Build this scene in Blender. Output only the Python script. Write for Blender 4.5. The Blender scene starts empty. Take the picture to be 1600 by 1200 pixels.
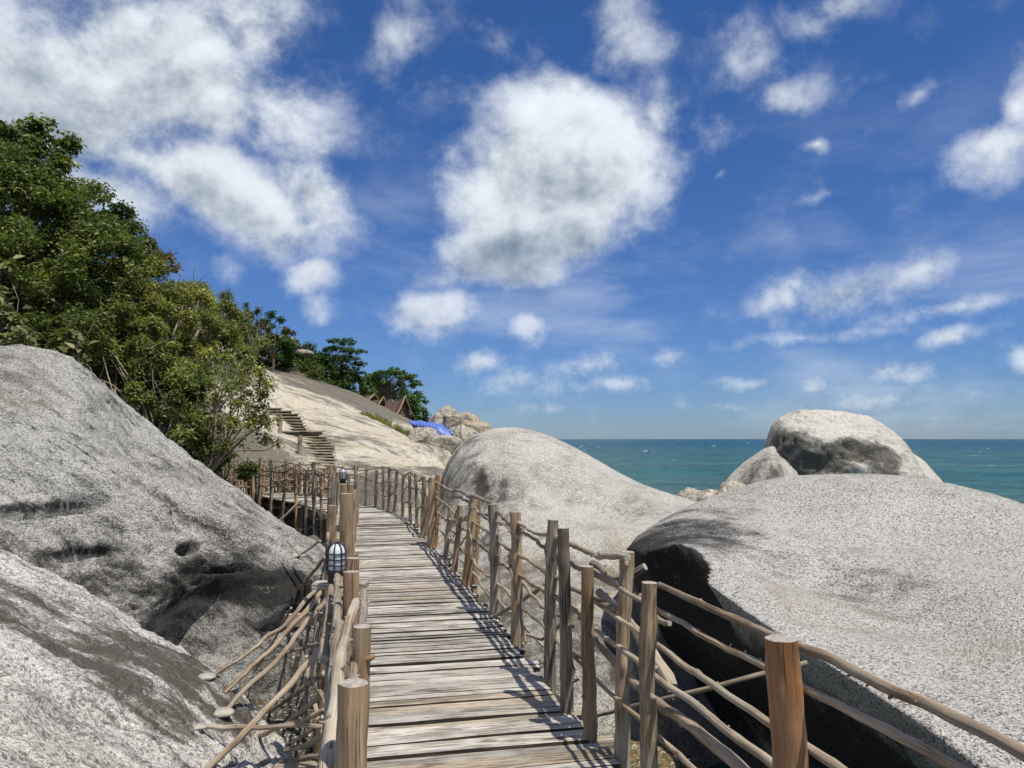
import bpy, math, random
import numpy as np
from mathutils import Vector

S = bpy.context.scene
COL = S.collection
rad = math.radians
F = 1202.0                     # focal length in photograph pixels (1600 wide)
PITCH = math.atan(86 / F)
SEA = -3.4                     # camera sits at the origin; deck 1.6 m below, sea 3.4 m below
DECK = -1.6

# ------------------------------------------------------------------ camera
cam_d = bpy.data.cameras.new('camera')
cam_d.sensor_width = 36.0
cam_d.lens = 36.0 * F / 1600.0
cam_d.clip_start = 0.05
cam_d.clip_end = 60000
cam = bpy.data.objects.new('camera', cam_d)
cam.rotation_euler = (math.pi / 2 + PITCH, 0, 0)
COL.objects.link(cam)
S.camera = cam

# ------------------------------------------------------------------ sun
SUNV = Vector((0.35, -0.34, 1.12)).normalized()
sun_d = bpy.data.lights.new('sun', 'SUN')
sun_d.energy = 5.0
sun_d.angle = rad(0.53)
sun_d.color = (1.0, 0.945, 0.84)
sun = bpy.data.objects.new('sun', sun_d)
sun.rotation_euler = SUNV.to_track_quat('Z', 'Y').to_euler()
sun.location = (8, -8, 26)
COL.objects.link(sun)

S.view_settings.view_transform = 'Standard'
S.view_settings.look = 'None'
S.view_settings.exposure = 0.08
S.view_settings.gamma = 1.0
S.view_settings.use_curve_mapping = False


# ------------------------------------------------------------------ node helpers
class NT:
    def __init__(self, tree):
        self.t = tree
        self.n = tree.nodes
        self.l = tree.links

    def new(self, typ, **kw):
        nd = self.n.new(typ)
        for k, v in kw.items():
            setattr(nd, k, v)
        return nd

    def put(self, sock, v):
        if v is None:
            return
        if isinstance(v, bpy.types.NodeSocket):
            self.l.new(v, sock)
        else:
            if isinstance(v, (tuple, list)) and len(v) == 3 and sock.type == 'RGBA':
                v = (v[0], v[1], v[2], 1)
            sock.default_value = v

    def math(self, op, a, b=None, c=None, clamp=False):
        nd = self.new('ShaderNodeMath', operation=op, use_clamp=clamp)
        self.put(nd.inputs[0], a)
        self.put(nd.inputs[1], b)
        self.put(nd.inputs[2], c)
        return nd.outputs[0]

    def vmath(self, op, a, b=None, out=0):
        nd = self.new('ShaderNodeVectorMath', operation=op)
        self.put(nd.inputs[0], a)
        if b is not None:
            self.put(nd.inputs[3 if op == 'SCALE' else 1], b)
        return nd.outputs[out]

    def noise(self, vec, scale, detail=4, rough=0.55, dist=0.0, out='Fac', lac=2.0):
        nd = self.new('ShaderNodeTexNoise')
        self.put(nd.inputs['Vector'], vec)
        nd.inputs['Scale'].default_value = scale
        nd.inputs['Detail'].default_value = detail
        nd.inputs['Roughness'].default_value = rough
        nd.inputs['Lacunarity'].default_value = lac
        nd.inputs['Distortion'].default_value = dist
        return nd.outputs[out]

    def voro(self, vec, scale, feature='F1', out='Distance', rnd=1.0):
        nd = self.new('ShaderNodeTexVoronoi', feature=feature)
        self.put(nd.inputs['Vector'], vec)
        nd.inputs['Scale'].default_value = scale
        nd.inputs['Randomness'].default_value = rnd
        return nd.outputs[out]

    def map(self, vec, loc=(0, 0, 0), rot=(0, 0, 0), sc=(1, 1, 1), typ='POINT'):
        nd = self.new('ShaderNodeMapping', vector_type=typ)
        self.put(nd.inputs['Vector'], vec)
        nd.inputs['Location'].default_value = loc
        nd.inputs['Rotation'].default_value = rot
        nd.inputs['Scale'].default_value = sc
        return nd.outputs[0]

    def ss(self, v, a, b, lo=0.0, hi=1.0, smooth=True):
        nd = self.new('ShaderNodeMapRange', interpolation_type='SMOOTHSTEP' if smooth else 'LINEAR')
        self.put(nd.inputs['Value'], v)
        nd.inputs['From Min'].default_value = a
        nd.inputs['From Max'].default_value = b
        nd.inputs['To Min'].default_value = lo
        nd.inputs['To Max'].default_value = hi
        return nd.outputs[0]

    def mix(self, fac, a, b, blend='MIX'):
        nd = self.new('ShaderNodeMix', data_type='RGBA', blend_type=blend)
        self.put(nd.inputs[0], fac)
        self.put(nd.inputs[6], a)
        self.put(nd.inputs[7], b)
        return nd.outputs[2]

    def attr(self, name, out='Fac'):
        nd = self.new('ShaderNodeAttribute', attribute_name=name)
        return nd.outputs[out]

    def bump(self, h, strength, dist, normal=None):
        nd = self.new('ShaderNodeBump')
        self.put(nd.inputs['Height'], h)
        nd.inputs['Strength'].default_value = strength
        nd.inputs['Distance'].default_value = dist
        if normal is not None:
            self.l.new(normal, nd.inputs['Normal'])
        return nd.outputs[0]


def material(name):
    m = bpy.data.materials.new(name)
    m.use_nodes = True
    nt = NT(m.node_tree)
    b = nt.n['Principled BSDF']
    return m, nt, b


# ------------------------------------------------------------------ world: Nishita sky with procedural clouds
def ray(px, py):
    """world direction through photograph pixel"""
    x = (px - 800) / F
    y = (600 - py) / F
    c, s = math.cos(PITCH), math.sin(PITCH)
    return Vector((x, c - s * y, s + c * y))


def P(px, py, d):
    """world point seen at a photograph pixel, d metres ahead"""
    r = ray(px, py)
    return Vector(r * (d / r.y))


def G(px, py, z):
    r = ray(px, py)
    return Vector(r * (z / r.z))


def azel(px, py):
    r = ray(px, py).normalized()
    return math.atan2(r.x, r.y), math.asin(r.z)


CLOUDS = [  # px, py, rx, ry, rot, amplitude, greyness
    (60, 130, 300, 190, 0, 1.15, .55), (250, 90, 240, 170, 0, 1.1, .5), (400, 40, 120, 110, 0, .85, .4), (360, 310, 220, 85, -22, 1.1, .45),
    (480, 320, 110, 75, -20, .95, .3), (240, 250, 140, 70, 0, .75, .4), (440, 190, 130, 130, 0, .8, .35), (330, 170, 140, 90, 0, .9, .55), (150, 290, 200, 90, 0, .8, .5),
    (487, 425, 58, 42, 0, .85, .2), (507, 470, 36, 50, 0, .55, .3), (355, 425, 35, 30, 0, .33, .4),
    (880, 200, 150, 110, 0, 1.25, .1), (860, 290, 200, 130, 8, 1.45, .35), (800, 385, 150, 80, 8, 1.35, .6), (900, 360, 110, 80, 20, 1.1, .5),
    (960, 250, 125, 120, 0, 1.1, .2), (895, 130, 55, 50, 0, .7, .1), (1030, 190, 60, 70, 20, .6, .2), (745, 340, 70, 60, 0, .65, .2),
    (680, 490, 98, 50, 4, 1.0, .35), (690, 440, 90, 40, 0, .45, .6), (830, 505, 48, 38, 0, .75, .3), (755, 570, 45, 26, 0, .7, .4),
    (635, 70, 60, 95, 12, .46, .4), (700, 130, 60, 50, -20, .26, .4), (765, 50, 50, 60, 0, .30, .4), (820, 70, 50, 60, 0, .32, .4), (975, 55, 85, 95, 0, .52, .3),
    (1175, 90, 60, 85, 15, .48, .3), (1215, 160, 85, 42, 5, .55, .3), (1275, 15, 100, 55, 0, .58, .35), (1130, 210, 90, 45, 25, .42, .5),
    (1440, 155, 110, 45, 32, .52, .2), (1490, 125, 60, 40, 20, .42, .2), (1352, 210, 55, 22, 35, .45, .2), (1560, 240, 120, 70, 15, .72, .25), (1605, 160, 70, 90, 0, .66, .1),
    (1320, 465, 170, 52, 8, .66, .7), (1430, 428, 90, 42, 20, .72, .1), (1250, 450, 60, 30, 0, .6, .2), (1215, 470, 75, 42, 10, .7, .3), (1475, 530, 62, 24, 14, .8, .2),
    (1250, 532, 260, 16, 2, .45, .2), (1500, 478, 260, 24, 10, .5, .2), (1600, 565, 30, 30, 0, .7, .1),
    (925, 570, 90, 32, 10, .5, .5), (1040, 560, 60, 28, 20, .45, .6), (965, 602, 80, 20, 0, .5, .4), (1275, 600, 50, 22, 20, .6, .2),
    (1405, 588, 70, 24, 0, .7, .2), (1160, 600, 90, 16, 0, .4, .6), (1350, 622, 240, 34, 0, .45, .6), (820, 600, 90, 28, 0, .42, .5),
    (1130, 636, 110, 12, 0, .4, .5), (870, 640, 110, 12, 0, .38, .5), (1440, 655, 200, 12, 0, .3, .5), (1265, 240, 30, 18, 0, .5, .2),
    (1110, 285, 24, 14, 0, .4, .2), (1270, 320, 60, 14, 10, .3, .3),
]


def make_world():
    w = bpy.data.worlds.new('World')
    S.world = w
    w.use_nodes = True
    nt = NT(w.node_tree)
    nt.n.clear()
    sky = nt.new('ShaderNodeTexSky', sky_type='NISHITA', sun_disc=False)
    sky.sun_elevation = math.asin(SUNV.z)
    sky.sun_rotation = math.atan2(SUNV.x, SUNV.y)
    sky.altitude = 0
    sky.air_density = 1.0
    sky.dust_density = 0.15
    sky.ozone_density = 3.0
    tc = nt.new('ShaderNodeTexCoord').outputs['Generated']
    d = nt.vmath('NORMALIZE', tc)
    sep = nt.new('ShaderNodeSeparateXYZ')
    nt.l.new(d, sep.inputs[0])
    x, y, z = sep.outputs
    az = nt.math('ARCTAN2', x, y)
    el = nt.math('ARCSINE', z)
    comb = nt.new('ShaderNodeCombineXYZ')
    nt.put(comb.inputs[0], az)
    nt.put(comb.inputs[1], el)
    ae = comb.outputs[0]
    # noise domain gets finer toward the horizon, as a cloud deck does
    nd = nt.vmath('SCALE', nt.vmath('MULTIPLY', d, (1, 1, 1.15)), 2.1)
    low = nt.ss(z, .30, .06)
    warp = nt.noise(nd, 3.0, 3, .6, out='Color')
    warp = nt.vmath('SUBTRACT', warp, (.5, .5, .5))
    amt = nt.math('MULTIPLY_ADD', nt.math('MAXIMUM', el, 0.0), .17, .025)
    q = nt.vmath('ADD', ae, nt.vmath('SCALE', warp, amt))
    C = None
    GR = None
    for (px, py, rx, ry, rot, amp, grey) in CLOUDS:
        a, e = azel(px, py)
        a2, e2 = azel(px + 10, py)
        ka = (a2 - a) / 10
        a3, e3 = azel(px, py - 10)
        ke = (e3 - e) / 10
        mv = nt.map(q, (a, e, 0), (0, 0, rad(rot)), (rx * ka * 1.15, ry * ke * 1.15, 1), 'TEXTURE')
        ln = nt.vmath('LENGTH', mv, out=1)
        v = nt.math('MULTIPLY', nt.math('SUBTRACT', 1.0, ln, clamp=True), amp)
        C = v if C is None else nt.math('SMOOTH_MAX', C, v, .08)
        s2 = nt.new('ShaderNodeSeparateXYZ')
        nt.l.new(mv, s2.inputs[0])
        g = nt.math('MULTIPLY', v, nt.math('MULTIPLY_ADD', s2.outputs[1], -grey * .9, grey))
        GR = g if GR is None else nt.math('MAXIMUM', GR, g)
    # away from the framed part unseen broken clouds go on, coverage raised to whiten shadows
    out = nt.math('MAXIMUM', nt.ss(nt.math('ABSOLUTE', az), .66, .95), nt.ss(el, .52, .72))
    gen = nt.ss(nt.noise(nd, 1.1, 2, .5), .44, .66, 0, 1.0)
    gen = nt.math('MULTIPLY', gen, out)
    C = nt.math('MAXIMUM', C, gen)
    def two(vec, a, b, det):
        x1 = nt.noise(vec, a, det, .63, .15)
        x2 = nt.noise(nt.vmath('ADD', vec, (3.1, 1.7, 5.3)), b, det, .63, .1)
        return nt.math('ADD', nt.math('MULTIPLY', x1, nt.math('SUBTRACT', 1.0, low)), nt.math('MULTIPLY', x2, low))
    n1 = two(nd, 4.4, 11.0, 9)
    n2 = two(nt.vmath('ADD', nd, (.03, -.02, .06)), 4.4, 11.0, 7)
    n3 = two(nd, 12.0, 26.0, 6)
    f = nt.math('ADD', C, nt.math('MULTIPLY', nt.math('SUBTRACT', n1, .5), 1.6))
    f = nt.math('ADD', f, nt.math('MULTIPLY', nt.math('SUBTRACT', n3, .5), .40))
    gate = nt.ss(C, .0, .12)
    dens = nt.math('MULTIPLY', nt.ss(f, .03, .72), nt.math('MULTIPLY', gate, nt.ss(C, .05, .75, .50, 1.0)))
    veil = nt.math('MULTIPLY', nt.ss(nt.noise(nt.vmath('MULTIPLY', d, (3.2, 3.2, 9.0)), 1.0, 7, .62, .3), .46, .74), nt.ss(z, .46, .08, 0, .42))
    dens = nt.math('MAXIMUM', dens, veil)
    relief = nt.math('SUBTRACT', n1, n2)
    lum = nt.math('MULTIPLY_ADD', relief, 1.0, .83)
    lum = nt.math('SUBTRACT', lum, nt.math('MULTIPLY', GR, .60))
    lum = nt.math('ADD', lum, nt.math('MULTIPLY', nt.math('SUBTRACT', n3, .5), .30))
    lum = nt.math('MAXIMUM', lum, .22)
    ccol = nt.mix(nt.ss(lum, .2, .8), (.30, .39, .49), (.82, .87, .93))
    ccol = nt.vmath('SCALE', ccol, nt.math('MULTIPLY_ADD', lum, .50, .56))
    # sky colour graded to the photograph's deep blue
    skyc = nt.vmath('SCALE', sky.outputs[0], .10)
    skyc = nt.vmath('MULTIPLY', skyc, SKYMUL)
    hz = nt.ss(z, -.02, .50)
    skyc = nt.vmath('MULTIPLY', skyc, nt.mix(hz, SKYHOR, (1, 1, 1)))
    col = nt.mix(nt.math('MULTIPLY', dens, nt.ss(z, .0, .35, .62, .97)), skyc, ccol)
    bg = nt.new('ShaderNodeBackground')
    nt.l.new(nt.vmath('SCALE', col, 10.0), bg.inputs[0])
    bg.inputs[1].default_value = 0.10
    o = nt.new('ShaderNodeOutputWorld')
    nt.l.new(bg.outputs[0], o.inputs[0])
    w.cycles.sampling_method = 'MANUAL'
    w.cycles.sample_map_resolution = 512


SKYMUL = (.33, .57, .93)
SKYHOR = (1.12, .92, .93)
make_world()

# ------------------------------------------------------------------ numpy noise
_rs = np.random.RandomState(7)
PERM = np.concatenate([_rs.permutation(256)] * 3)
GRAD = _rs.normal(size=(256, 3))
GRAD /= np.linalg.norm(GRAD, axis=1)[:, None]


def pnoise(p):
    p = np.asarray(p, float)
    i = np.floor(p).astype(int)
    f = p - i
    u = f * f * f * (f * (f * 6 - 15) + 10)
    i &= 255
    r = 0
    for dx in (0, 1):
        wx = u[:, 0] if dx else 1 - u[:, 0]
        hx = PERM[i[:, 0] + dx]
        for dy in (0, 1):
            wy = u[:, 1] if dy else 1 - u[:, 1]
            hy = PERM[hx + i[:, 1] + dy]
            for dz in (0, 1):
                wz = u[:, 2] if dz else 1 - u[:, 2]
                g = GRAD[PERM[hy + i[:, 2] + dz]]
                r = r + wx * wy * wz * (g[:, 0] * (f[:, 0] - dx) + g[:, 1] * (f[:, 1] - dy) + g[:, 2] * (f[:, 2] - dz))
    return r * 1.6


def fbm(p, scale=1.0, octv=4, gain=.5, ridge=False):
    p = np.asarray(p, float) * scale
    a, s, t = 1.0, 0, 0
    for k in range(octv):
        n = pnoise(p + 17.3 * k)
        if ridge:
            n = 1 - 2 * np.abs(n)
        s = s + a * n
        t += a
        a *= gain
        p = p * 2.03
    return s / t


# ------------------------------------------------------------------ object helpers
def tag(o, label=None, cat=None, group=None, kind=None):
    if label:
        o['label'] = label
    if cat:
        o['category'] = cat
    if group:
        o['group'] = group
    if kind:
        o['kind'] = kind
    return o


def thing(name, label, cat, loc=(0, 0, 0), group=None):
    o = bpy.data.objects.new(name, None)
    o.empty_display_size = .2
    o.location = loc
    COL.objects.link(o)
    return tag(o, label, cat, group)


def link(name, me, parent=None, loc=None):
    o = bpy.data.objects.new(name, me)
    COL.objects.link(o)
    if parent is not None:
        o.parent = parent
        if loc is None:      # mesh given in world coordinates: undo the parent's place
            base = Vector((0, 0, 0))
            p = parent
            while p is not None:
                base += p.location
                p = p.parent
            o.location = -base
        else:
            o.location = loc
    elif loc is not None:
        o.location = loc
    return o


def fast_mesh(name, V, Fc, mats, smooth=False, attrs=None):
    """V (n,3), Fc (m,k) uniform polygons"""
    me = bpy.data.meshes.new(name)
    V = np.asarray(V, np.float32)
    Fc = np.asarray(Fc, np.int32)
    n, k = Fc.shape
    me.vertices.add(len(V))
    me.vertices.foreach_set('co', V.ravel())
    me.loops.add(n * k)
    me.loops.foreach_set('vertex_index', Fc.ravel())
    me.polygons.add(n)
    me.polygons.foreach_set('loop_start', np.arange(n, dtype=np.int32) * k)
    if smooth:
        me.polygons.foreach_set('use_smooth', np.ones(n, bool))
    for an, av in (attrs or {}).items():
        av = np.asarray(av, np.float32)
        if av.ndim == 1:
            a = me.attributes.new(an, 'FLOAT', 'POINT')
            a.data.foreach_set('value', av)
        else:
            a = me.attributes.new(an, 'FLOAT_VECTOR', 'POINT')
            a.data.foreach_set('vector', av.ravel())
    me.update(calc_edges=True)
    for m in (mats if isinstance(mats, (list, tuple)) else [mats]):
        me.materials.append(m)
    return me


class MB:
    """collects polygons of one part; gc = grain coordinates (z runs along the grain)"""

    def __init__(self):
        self.v, self.f, self.gc, self.mi, self.sm = [], [], [], [], []

    def add(self, vs, fs, gcs=None, mi=0, smooth=False):
        b = len(self.v)
        self.v += [tuple(p) for p in vs]
        self.gc += [tuple(p) for p in (gcs if gcs is not None else vs)]
        for f in fs:
            self.f.append([b + i for i in f])
            self.mi.append(mi)
            self.sm.append(smooth)

    def box(self, c, sx, sy, sz, rz=0, mi=0, ax=None):
        """box centred at c; ax = (ux,uy,uz) optional axes"""
        if ax is None:
            ux = Vector((math.cos(rz), math.sin(rz), 0))
            uy = Vector((-math.sin(rz), math.cos(rz), 0))
            uz = Vector((0, 0, 1))
        else:
            ux, uy, uz = ax
        c = Vector(c)
        vs, gs = [], []
        for k in (-1, 1):
            for j in (-1, 1):
                for i in (-1, 1):
                    vs.append(c + ux * i * sx / 2 + uy * j * sy / 2 + uz * k * sz / 2)
                    gs.append((j * sy / 2, k * sz / 2, i * sx / 2))
        self.add(vs, [(0, 1, 5, 4), (1, 3, 7, 5), (3, 2, 6, 7), (2, 0, 4, 6), (4, 5, 7, 6), (2, 3, 1, 0)], gs, mi)

    def tube(self, pts, r0, r1=None, sides=10, seg=.05, wob=.0, rough=.08, knots=0, seed=0, stubs=0, cap_mi=None, flare=0.0, wsc=2.6):
        rnd = random.Random(seed)
        r1 = r0 if r1 is None else r1
        pts = [Vector(p) for p in pts]
        # resample (Catmull-Rom)
        L = sum((pts[i + 1] - pts[i]).length for i in range(len(pts) - 1))
        n = max(2, int(L / seg))
        q = []
        ext = [pts[0] * 2 - pts[1]] + pts + [pts[-1] * 2 - pts[-2]]
        lens = [(pts[i + 1] - pts[i]).length for i in range(len(pts) - 1)]
        for k in range(n + 1):
            t = L * k / n
            i = 0
            while i < len(lens) - 1 and t > lens[i]:
                t -= lens[i]
                i += 1
            u = min(1, t / max(lens[i], 1e-6))
            a, b, c, d = ext[i:i + 4]
            q.append(.5 * ((2 * b) + (c - a) * u + (2 * a - 5 * b + 4 * c - d) * u * u + (3 * b - a - 3 * c + d) * u ** 3))
        so = rnd.uniform(0, 100)
        if wob:
            arr = np.array([[k * L / n * 1.1 + so, 3.1, 7.7] for k in range(n + 1)])
            wx = fbm(arr, wsc, 4, .6)
            wy = fbm(arr + 31.7, wsc, 4, .6)
            wz = fbm(arr + 61.1, wsc, 4, .6)
            for k in range(n + 1):
                env = min(1, 4 * min(k, n - k) / n + .25)
                q[k] = q[k] + Vector((wx[k], wy[k], wz[k])) * wob * env
        ks = [(rnd.uniform(.06, .94), rnd.uniform(0, 6.28), rnd.uniform(.15, .5), rnd.uniform(.022, .05)) for _ in range(knots)]
        th = np.linspace(0, 2 * math.pi, sides, endpoint=False)
        # parallel frame
        T = (q[1] - q[0]).normalized()
        up = Vector((0, 0, 1)) if abs(T.z) < .9 else Vector((1, 0, 0))
        U = T.cross(up).normalized()
        grid = np.array([[math.cos(a) * 1.2, math.sin(a) * 1.2, k * L / n * 5 + so] for k in range(n + 1) for a in th])
        rn = fbm(grid, 1.0, 3, .55).reshape(n + 1, sides)
        vs, gs = [], []
        for k in range(n + 1):
            if k < n:
                Tn = (q[k + 1] - q[k]).normalized()
            U = (U - Tn * U.dot(Tn)).normalized()
            W = Tn.cross(U)
            u = k / n
            r = r0 + (r1 - r0) * u
            if flare:
                r *= 1 + flare * max(0, 1 - u * 4)
            for j, a in enumerate(th):
                rr = r * (1 + rough * rn[k, j] * 2)
                for (ku, ka, kh, kw) in ks:
                    du = (u - ku) * L
                    if abs(du) < kw * 3:
                        da = (a - ka + math.pi) % (2 * math.pi) - math.pi
                        rr += r * kh * math.exp(-(du / kw) ** 2 - (da / .6) ** 2)
                p = q[k] + U * (math.cos(a) * rr) + W * (math.sin(a) * rr)
                vs.append(p)
                gs.append((math.cos(a) * r, math.sin(a) * r, u * L + so))
        fs = []
        for k in range(n):
            for j in range(sides):
                j2 = (j + 1) % sides
                fs.append((k * sides + j, k * sides + j2, (k + 1) * sides + j2, (k + 1) * sides + j))
        self.add(vs, fs, gs, 0, True)
        cm = 0 if cap_mi is None else cap_mi
        for k, sgn in ((0, -1), (n, 1)):
            ring = vs[k * sides:(k + 1) * sides]
            c = sum(ring, Vector()) / sides
            cgs = [((p - c).x * 1., (p - c).y * 1., (p - c).z + so) for p in ring] + [(0, 0, so)]
            ff = [(j, (j + 1) % sides, sides) if sgn > 0 else ((j + 1) % sides, j, sides) for j in range(sides)]
            self.add(ring + [c + Tn * sgn * r0 * .06], ff, cgs, cm, False)
        # broken-off twig stubs
        for _ in range(stubs):
            k = rnd.randint(1, n - 1)
            a = rnd.uniform(0, 6.28)
            T2 = (q[min(k + 1, n)] - q[k - 1]).normalized()
            o = T2.orthogonal().normalized()
            o = math.cos(a) * o + math.sin(a) * T2.cross(o)
            dr = (o + T2 * rnd.uniform(-.3, .8)).normalized()
            r = r0 + (r1 - r0) * k / n
            ln = r * rnd.uniform(1.3, 2.3)
            rs = r * rnd.uniform(.22, .38)
            a0 = dr.orthogonal().normalized()
            b0 = dr.cross(a0)
            vv, gg = [], []
            for (t, s) in ((.4 * r / ln, 1.3), (.9 * r / ln + .15, 1.0), (1, .7)):
                for j in range(6):
                    an = j * math.pi / 3
                    vv.append(q[k] + dr * ln * t + (a0 * math.cos(an) + b0 * math.sin(an)) * rs * s)
                    gg.append((math.cos(an) * rs, math.sin(an) * rs, t * ln))
            ff = [(m * 6 + j, m * 6 + (j + 1) % 6, (m + 1) * 6 + (j + 1) % 6, (m + 1) * 6 + j) for m in range(2) for j in range(6)]
            ff.append(tuple(range(12, 18)))
            self.add(vv, ff, gg, 0, True)
        return q

    def mesh(self, name, mats):
        me = bpy.data.meshes.new(name)
        me.from_pydata(self.v, [], self.f)
        for m in (mats if isinstance(mats, (list, tuple)) else [mats]):
            me.materials.append(m)
        me.polygons.foreach_set('material_index', self.mi)
        me.polygons.foreach_set('use_smooth', self.sm)
        a = me.attributes.new('gc', 'FLOAT_VECTOR', 'POINT')
        a.data.foreach_set('vector', np.array(self.gc, np.float32).ravel())
        return me

    def build(self, name, mats, parent=None, loc=None):
        return link(name, self.mesh(name, mats), parent, loc)


# ------------------------------------------------------------------ materials
def mat_granite(name, light=(.43, .41, .37), dark=(.10, .095, .09), warm=(.40, .33, .24), grain=55, streak=(0, 0, 0),
                darkness=.35, bump=.9, warmth=.35, fine=1.0, stain_shade_col=(.030, .027, .024), streak_amt=.5, streak_scale=1.6,
                coarse=.02, stain_shade_streak=.8, cracks=.85, lichen=.35, spk=.62, streak_len=.16):
    m, nt, b = material(name)
    oc = nt.new('ShaderNodeTexCoord').outputs['Object']
    big = nt.noise(oc, .45, 5, .6, .4)
    med = nt.noise(oc, 2.6, 6, .65, .3)
    # streaks: stretched along the local x axis after rotation
    sv = nt.map(oc, (0, 0, 0), (0, 0, streak[2]), (1, 1, 1))
    sv = nt.map(sv, (0, 0, 0), (streak[0], streak[1], 0), (1, 1, 1))
    sv = nt.map(sv, (0, 0, 0), (0, 0, 0), (streak_len, 1, 1))
    st = nt.noise(sv, streak_scale * 2, 7, .68, .25)
    col = nt.mix(nt.ss(big, .35, .65), light, warm)
    col = nt.mix(warmth, light, col)
    dk = nt.math('ADD', nt.math('MULTIPLY', nt.math('SUBTRACT', med, .5), 1.1), nt.math('MULTIPLY', nt.math('SUBTRACT', st, .5), 2.2 * streak_amt))
    dk = nt.math('ADD', dk, nt.math('MULTIPLY', nt.math('SUBTRACT', big, .5), .9))
    dk = nt.ss(nt.math('ADD', dk, darkness - .5), -.35, .45)
    col = nt.mix(dk, col, dark)
    # crystals
    cells = nt.voro(oc, grain * 1.3, 'F1', 'Color')
    cs = nt.new('ShaderNodeSeparateColor')
    nt.l.new(cells, cs.inputs[0])
    g1 = cs.outputs[0]
    g2 = nt.noise(oc, grain, 3, .7)
    sp = nt.math('ADD', nt.math('MULTIPLY', g1, .5), nt.math('MULTIPLY', g2, 1.0))
    dsp = nt.ss(sp, .48, .78)
    col = nt.mix(nt.math('MULTIPLY', nt.math('SUBTRACT', 1.0, dsp), spk * fine), col, (.028, .026, .024))
    lsp = nt.ss(sp, .86, 1.08)
    col = nt.mix(nt.math('MULTIPLY', lsp, .75 * fine), col, (.66, .64, .60))
    # stains, plus shade painted into hollows and undercuts (attribute), broken up by noise
    sa = nt.attr('stain_shade')
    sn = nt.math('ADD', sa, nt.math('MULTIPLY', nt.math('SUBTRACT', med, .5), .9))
    sn = nt.math('ADD', sn, nt.math('MULTIPLY', nt.math('SUBTRACT', st, .5), stain_shade_streak))
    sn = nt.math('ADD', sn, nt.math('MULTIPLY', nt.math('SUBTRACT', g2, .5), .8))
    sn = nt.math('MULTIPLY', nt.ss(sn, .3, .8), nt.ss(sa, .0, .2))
    col = nt.mix(nt.math('MULTIPLY', sn, .93), col, stain_shade_col)
    ck = nt.noise(nt.vmath('ADD', sv, nt.vmath('SCALE', nt.noise(oc, 2.2, 3, .6, out='Color'), .35)), .8, 3, .5)
    ckm = nt.math('MULTIPLY', nt.ss(nt.math('ABSOLUTE', nt.math('SUBTRACT', ck, .5)), .0035, .0008), nt.ss(med, .47, .56))
    col = nt.mix(nt.math('MULTIPLY', ckm, cracks), col, (.03, .028, .025))
    lic = nt.ss(nt.noise(oc, 5.5, 6, .72), .60, .66)
    col = nt.mix(nt.math('MULTIPLY', lic, lichen), col, (.62, .61, .55))
    wa = nt.attr('warm')
    col = nt.mix(nt.math('MULTIPLY', nt.ss(nt.math('ADD', wa, nt.math('MULTIPLY', nt.math('SUBTRACT', st, .5), 1.2)), .3, .9), .7), col, warm)
    nt.l.new(col, b.inputs['Base Color'])
    b.inputs['Roughness'].default_value = .82
    b.inputs['Specular IOR Level'].default_value = .25
    h = nt.math('ADD', nt.math('MULTIPLY', g2, 1.0), nt.math('MULTIPLY', g1, .4))
    h = nt.math('ADD', h, nt.math('MULTIPLY', nt.noise(oc, grain * .25, 5, .7), 2.2))
    bn = nt.bump(h, bump, coarse)
    h2 = nt.math('ADD', nt.math('MULTIPLY', st, 1.0), med)
    bn = nt.bump(h2, .55, .10, bn)
    nt.l.new(bn, b.inputs['Normal'])
    return m


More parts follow.
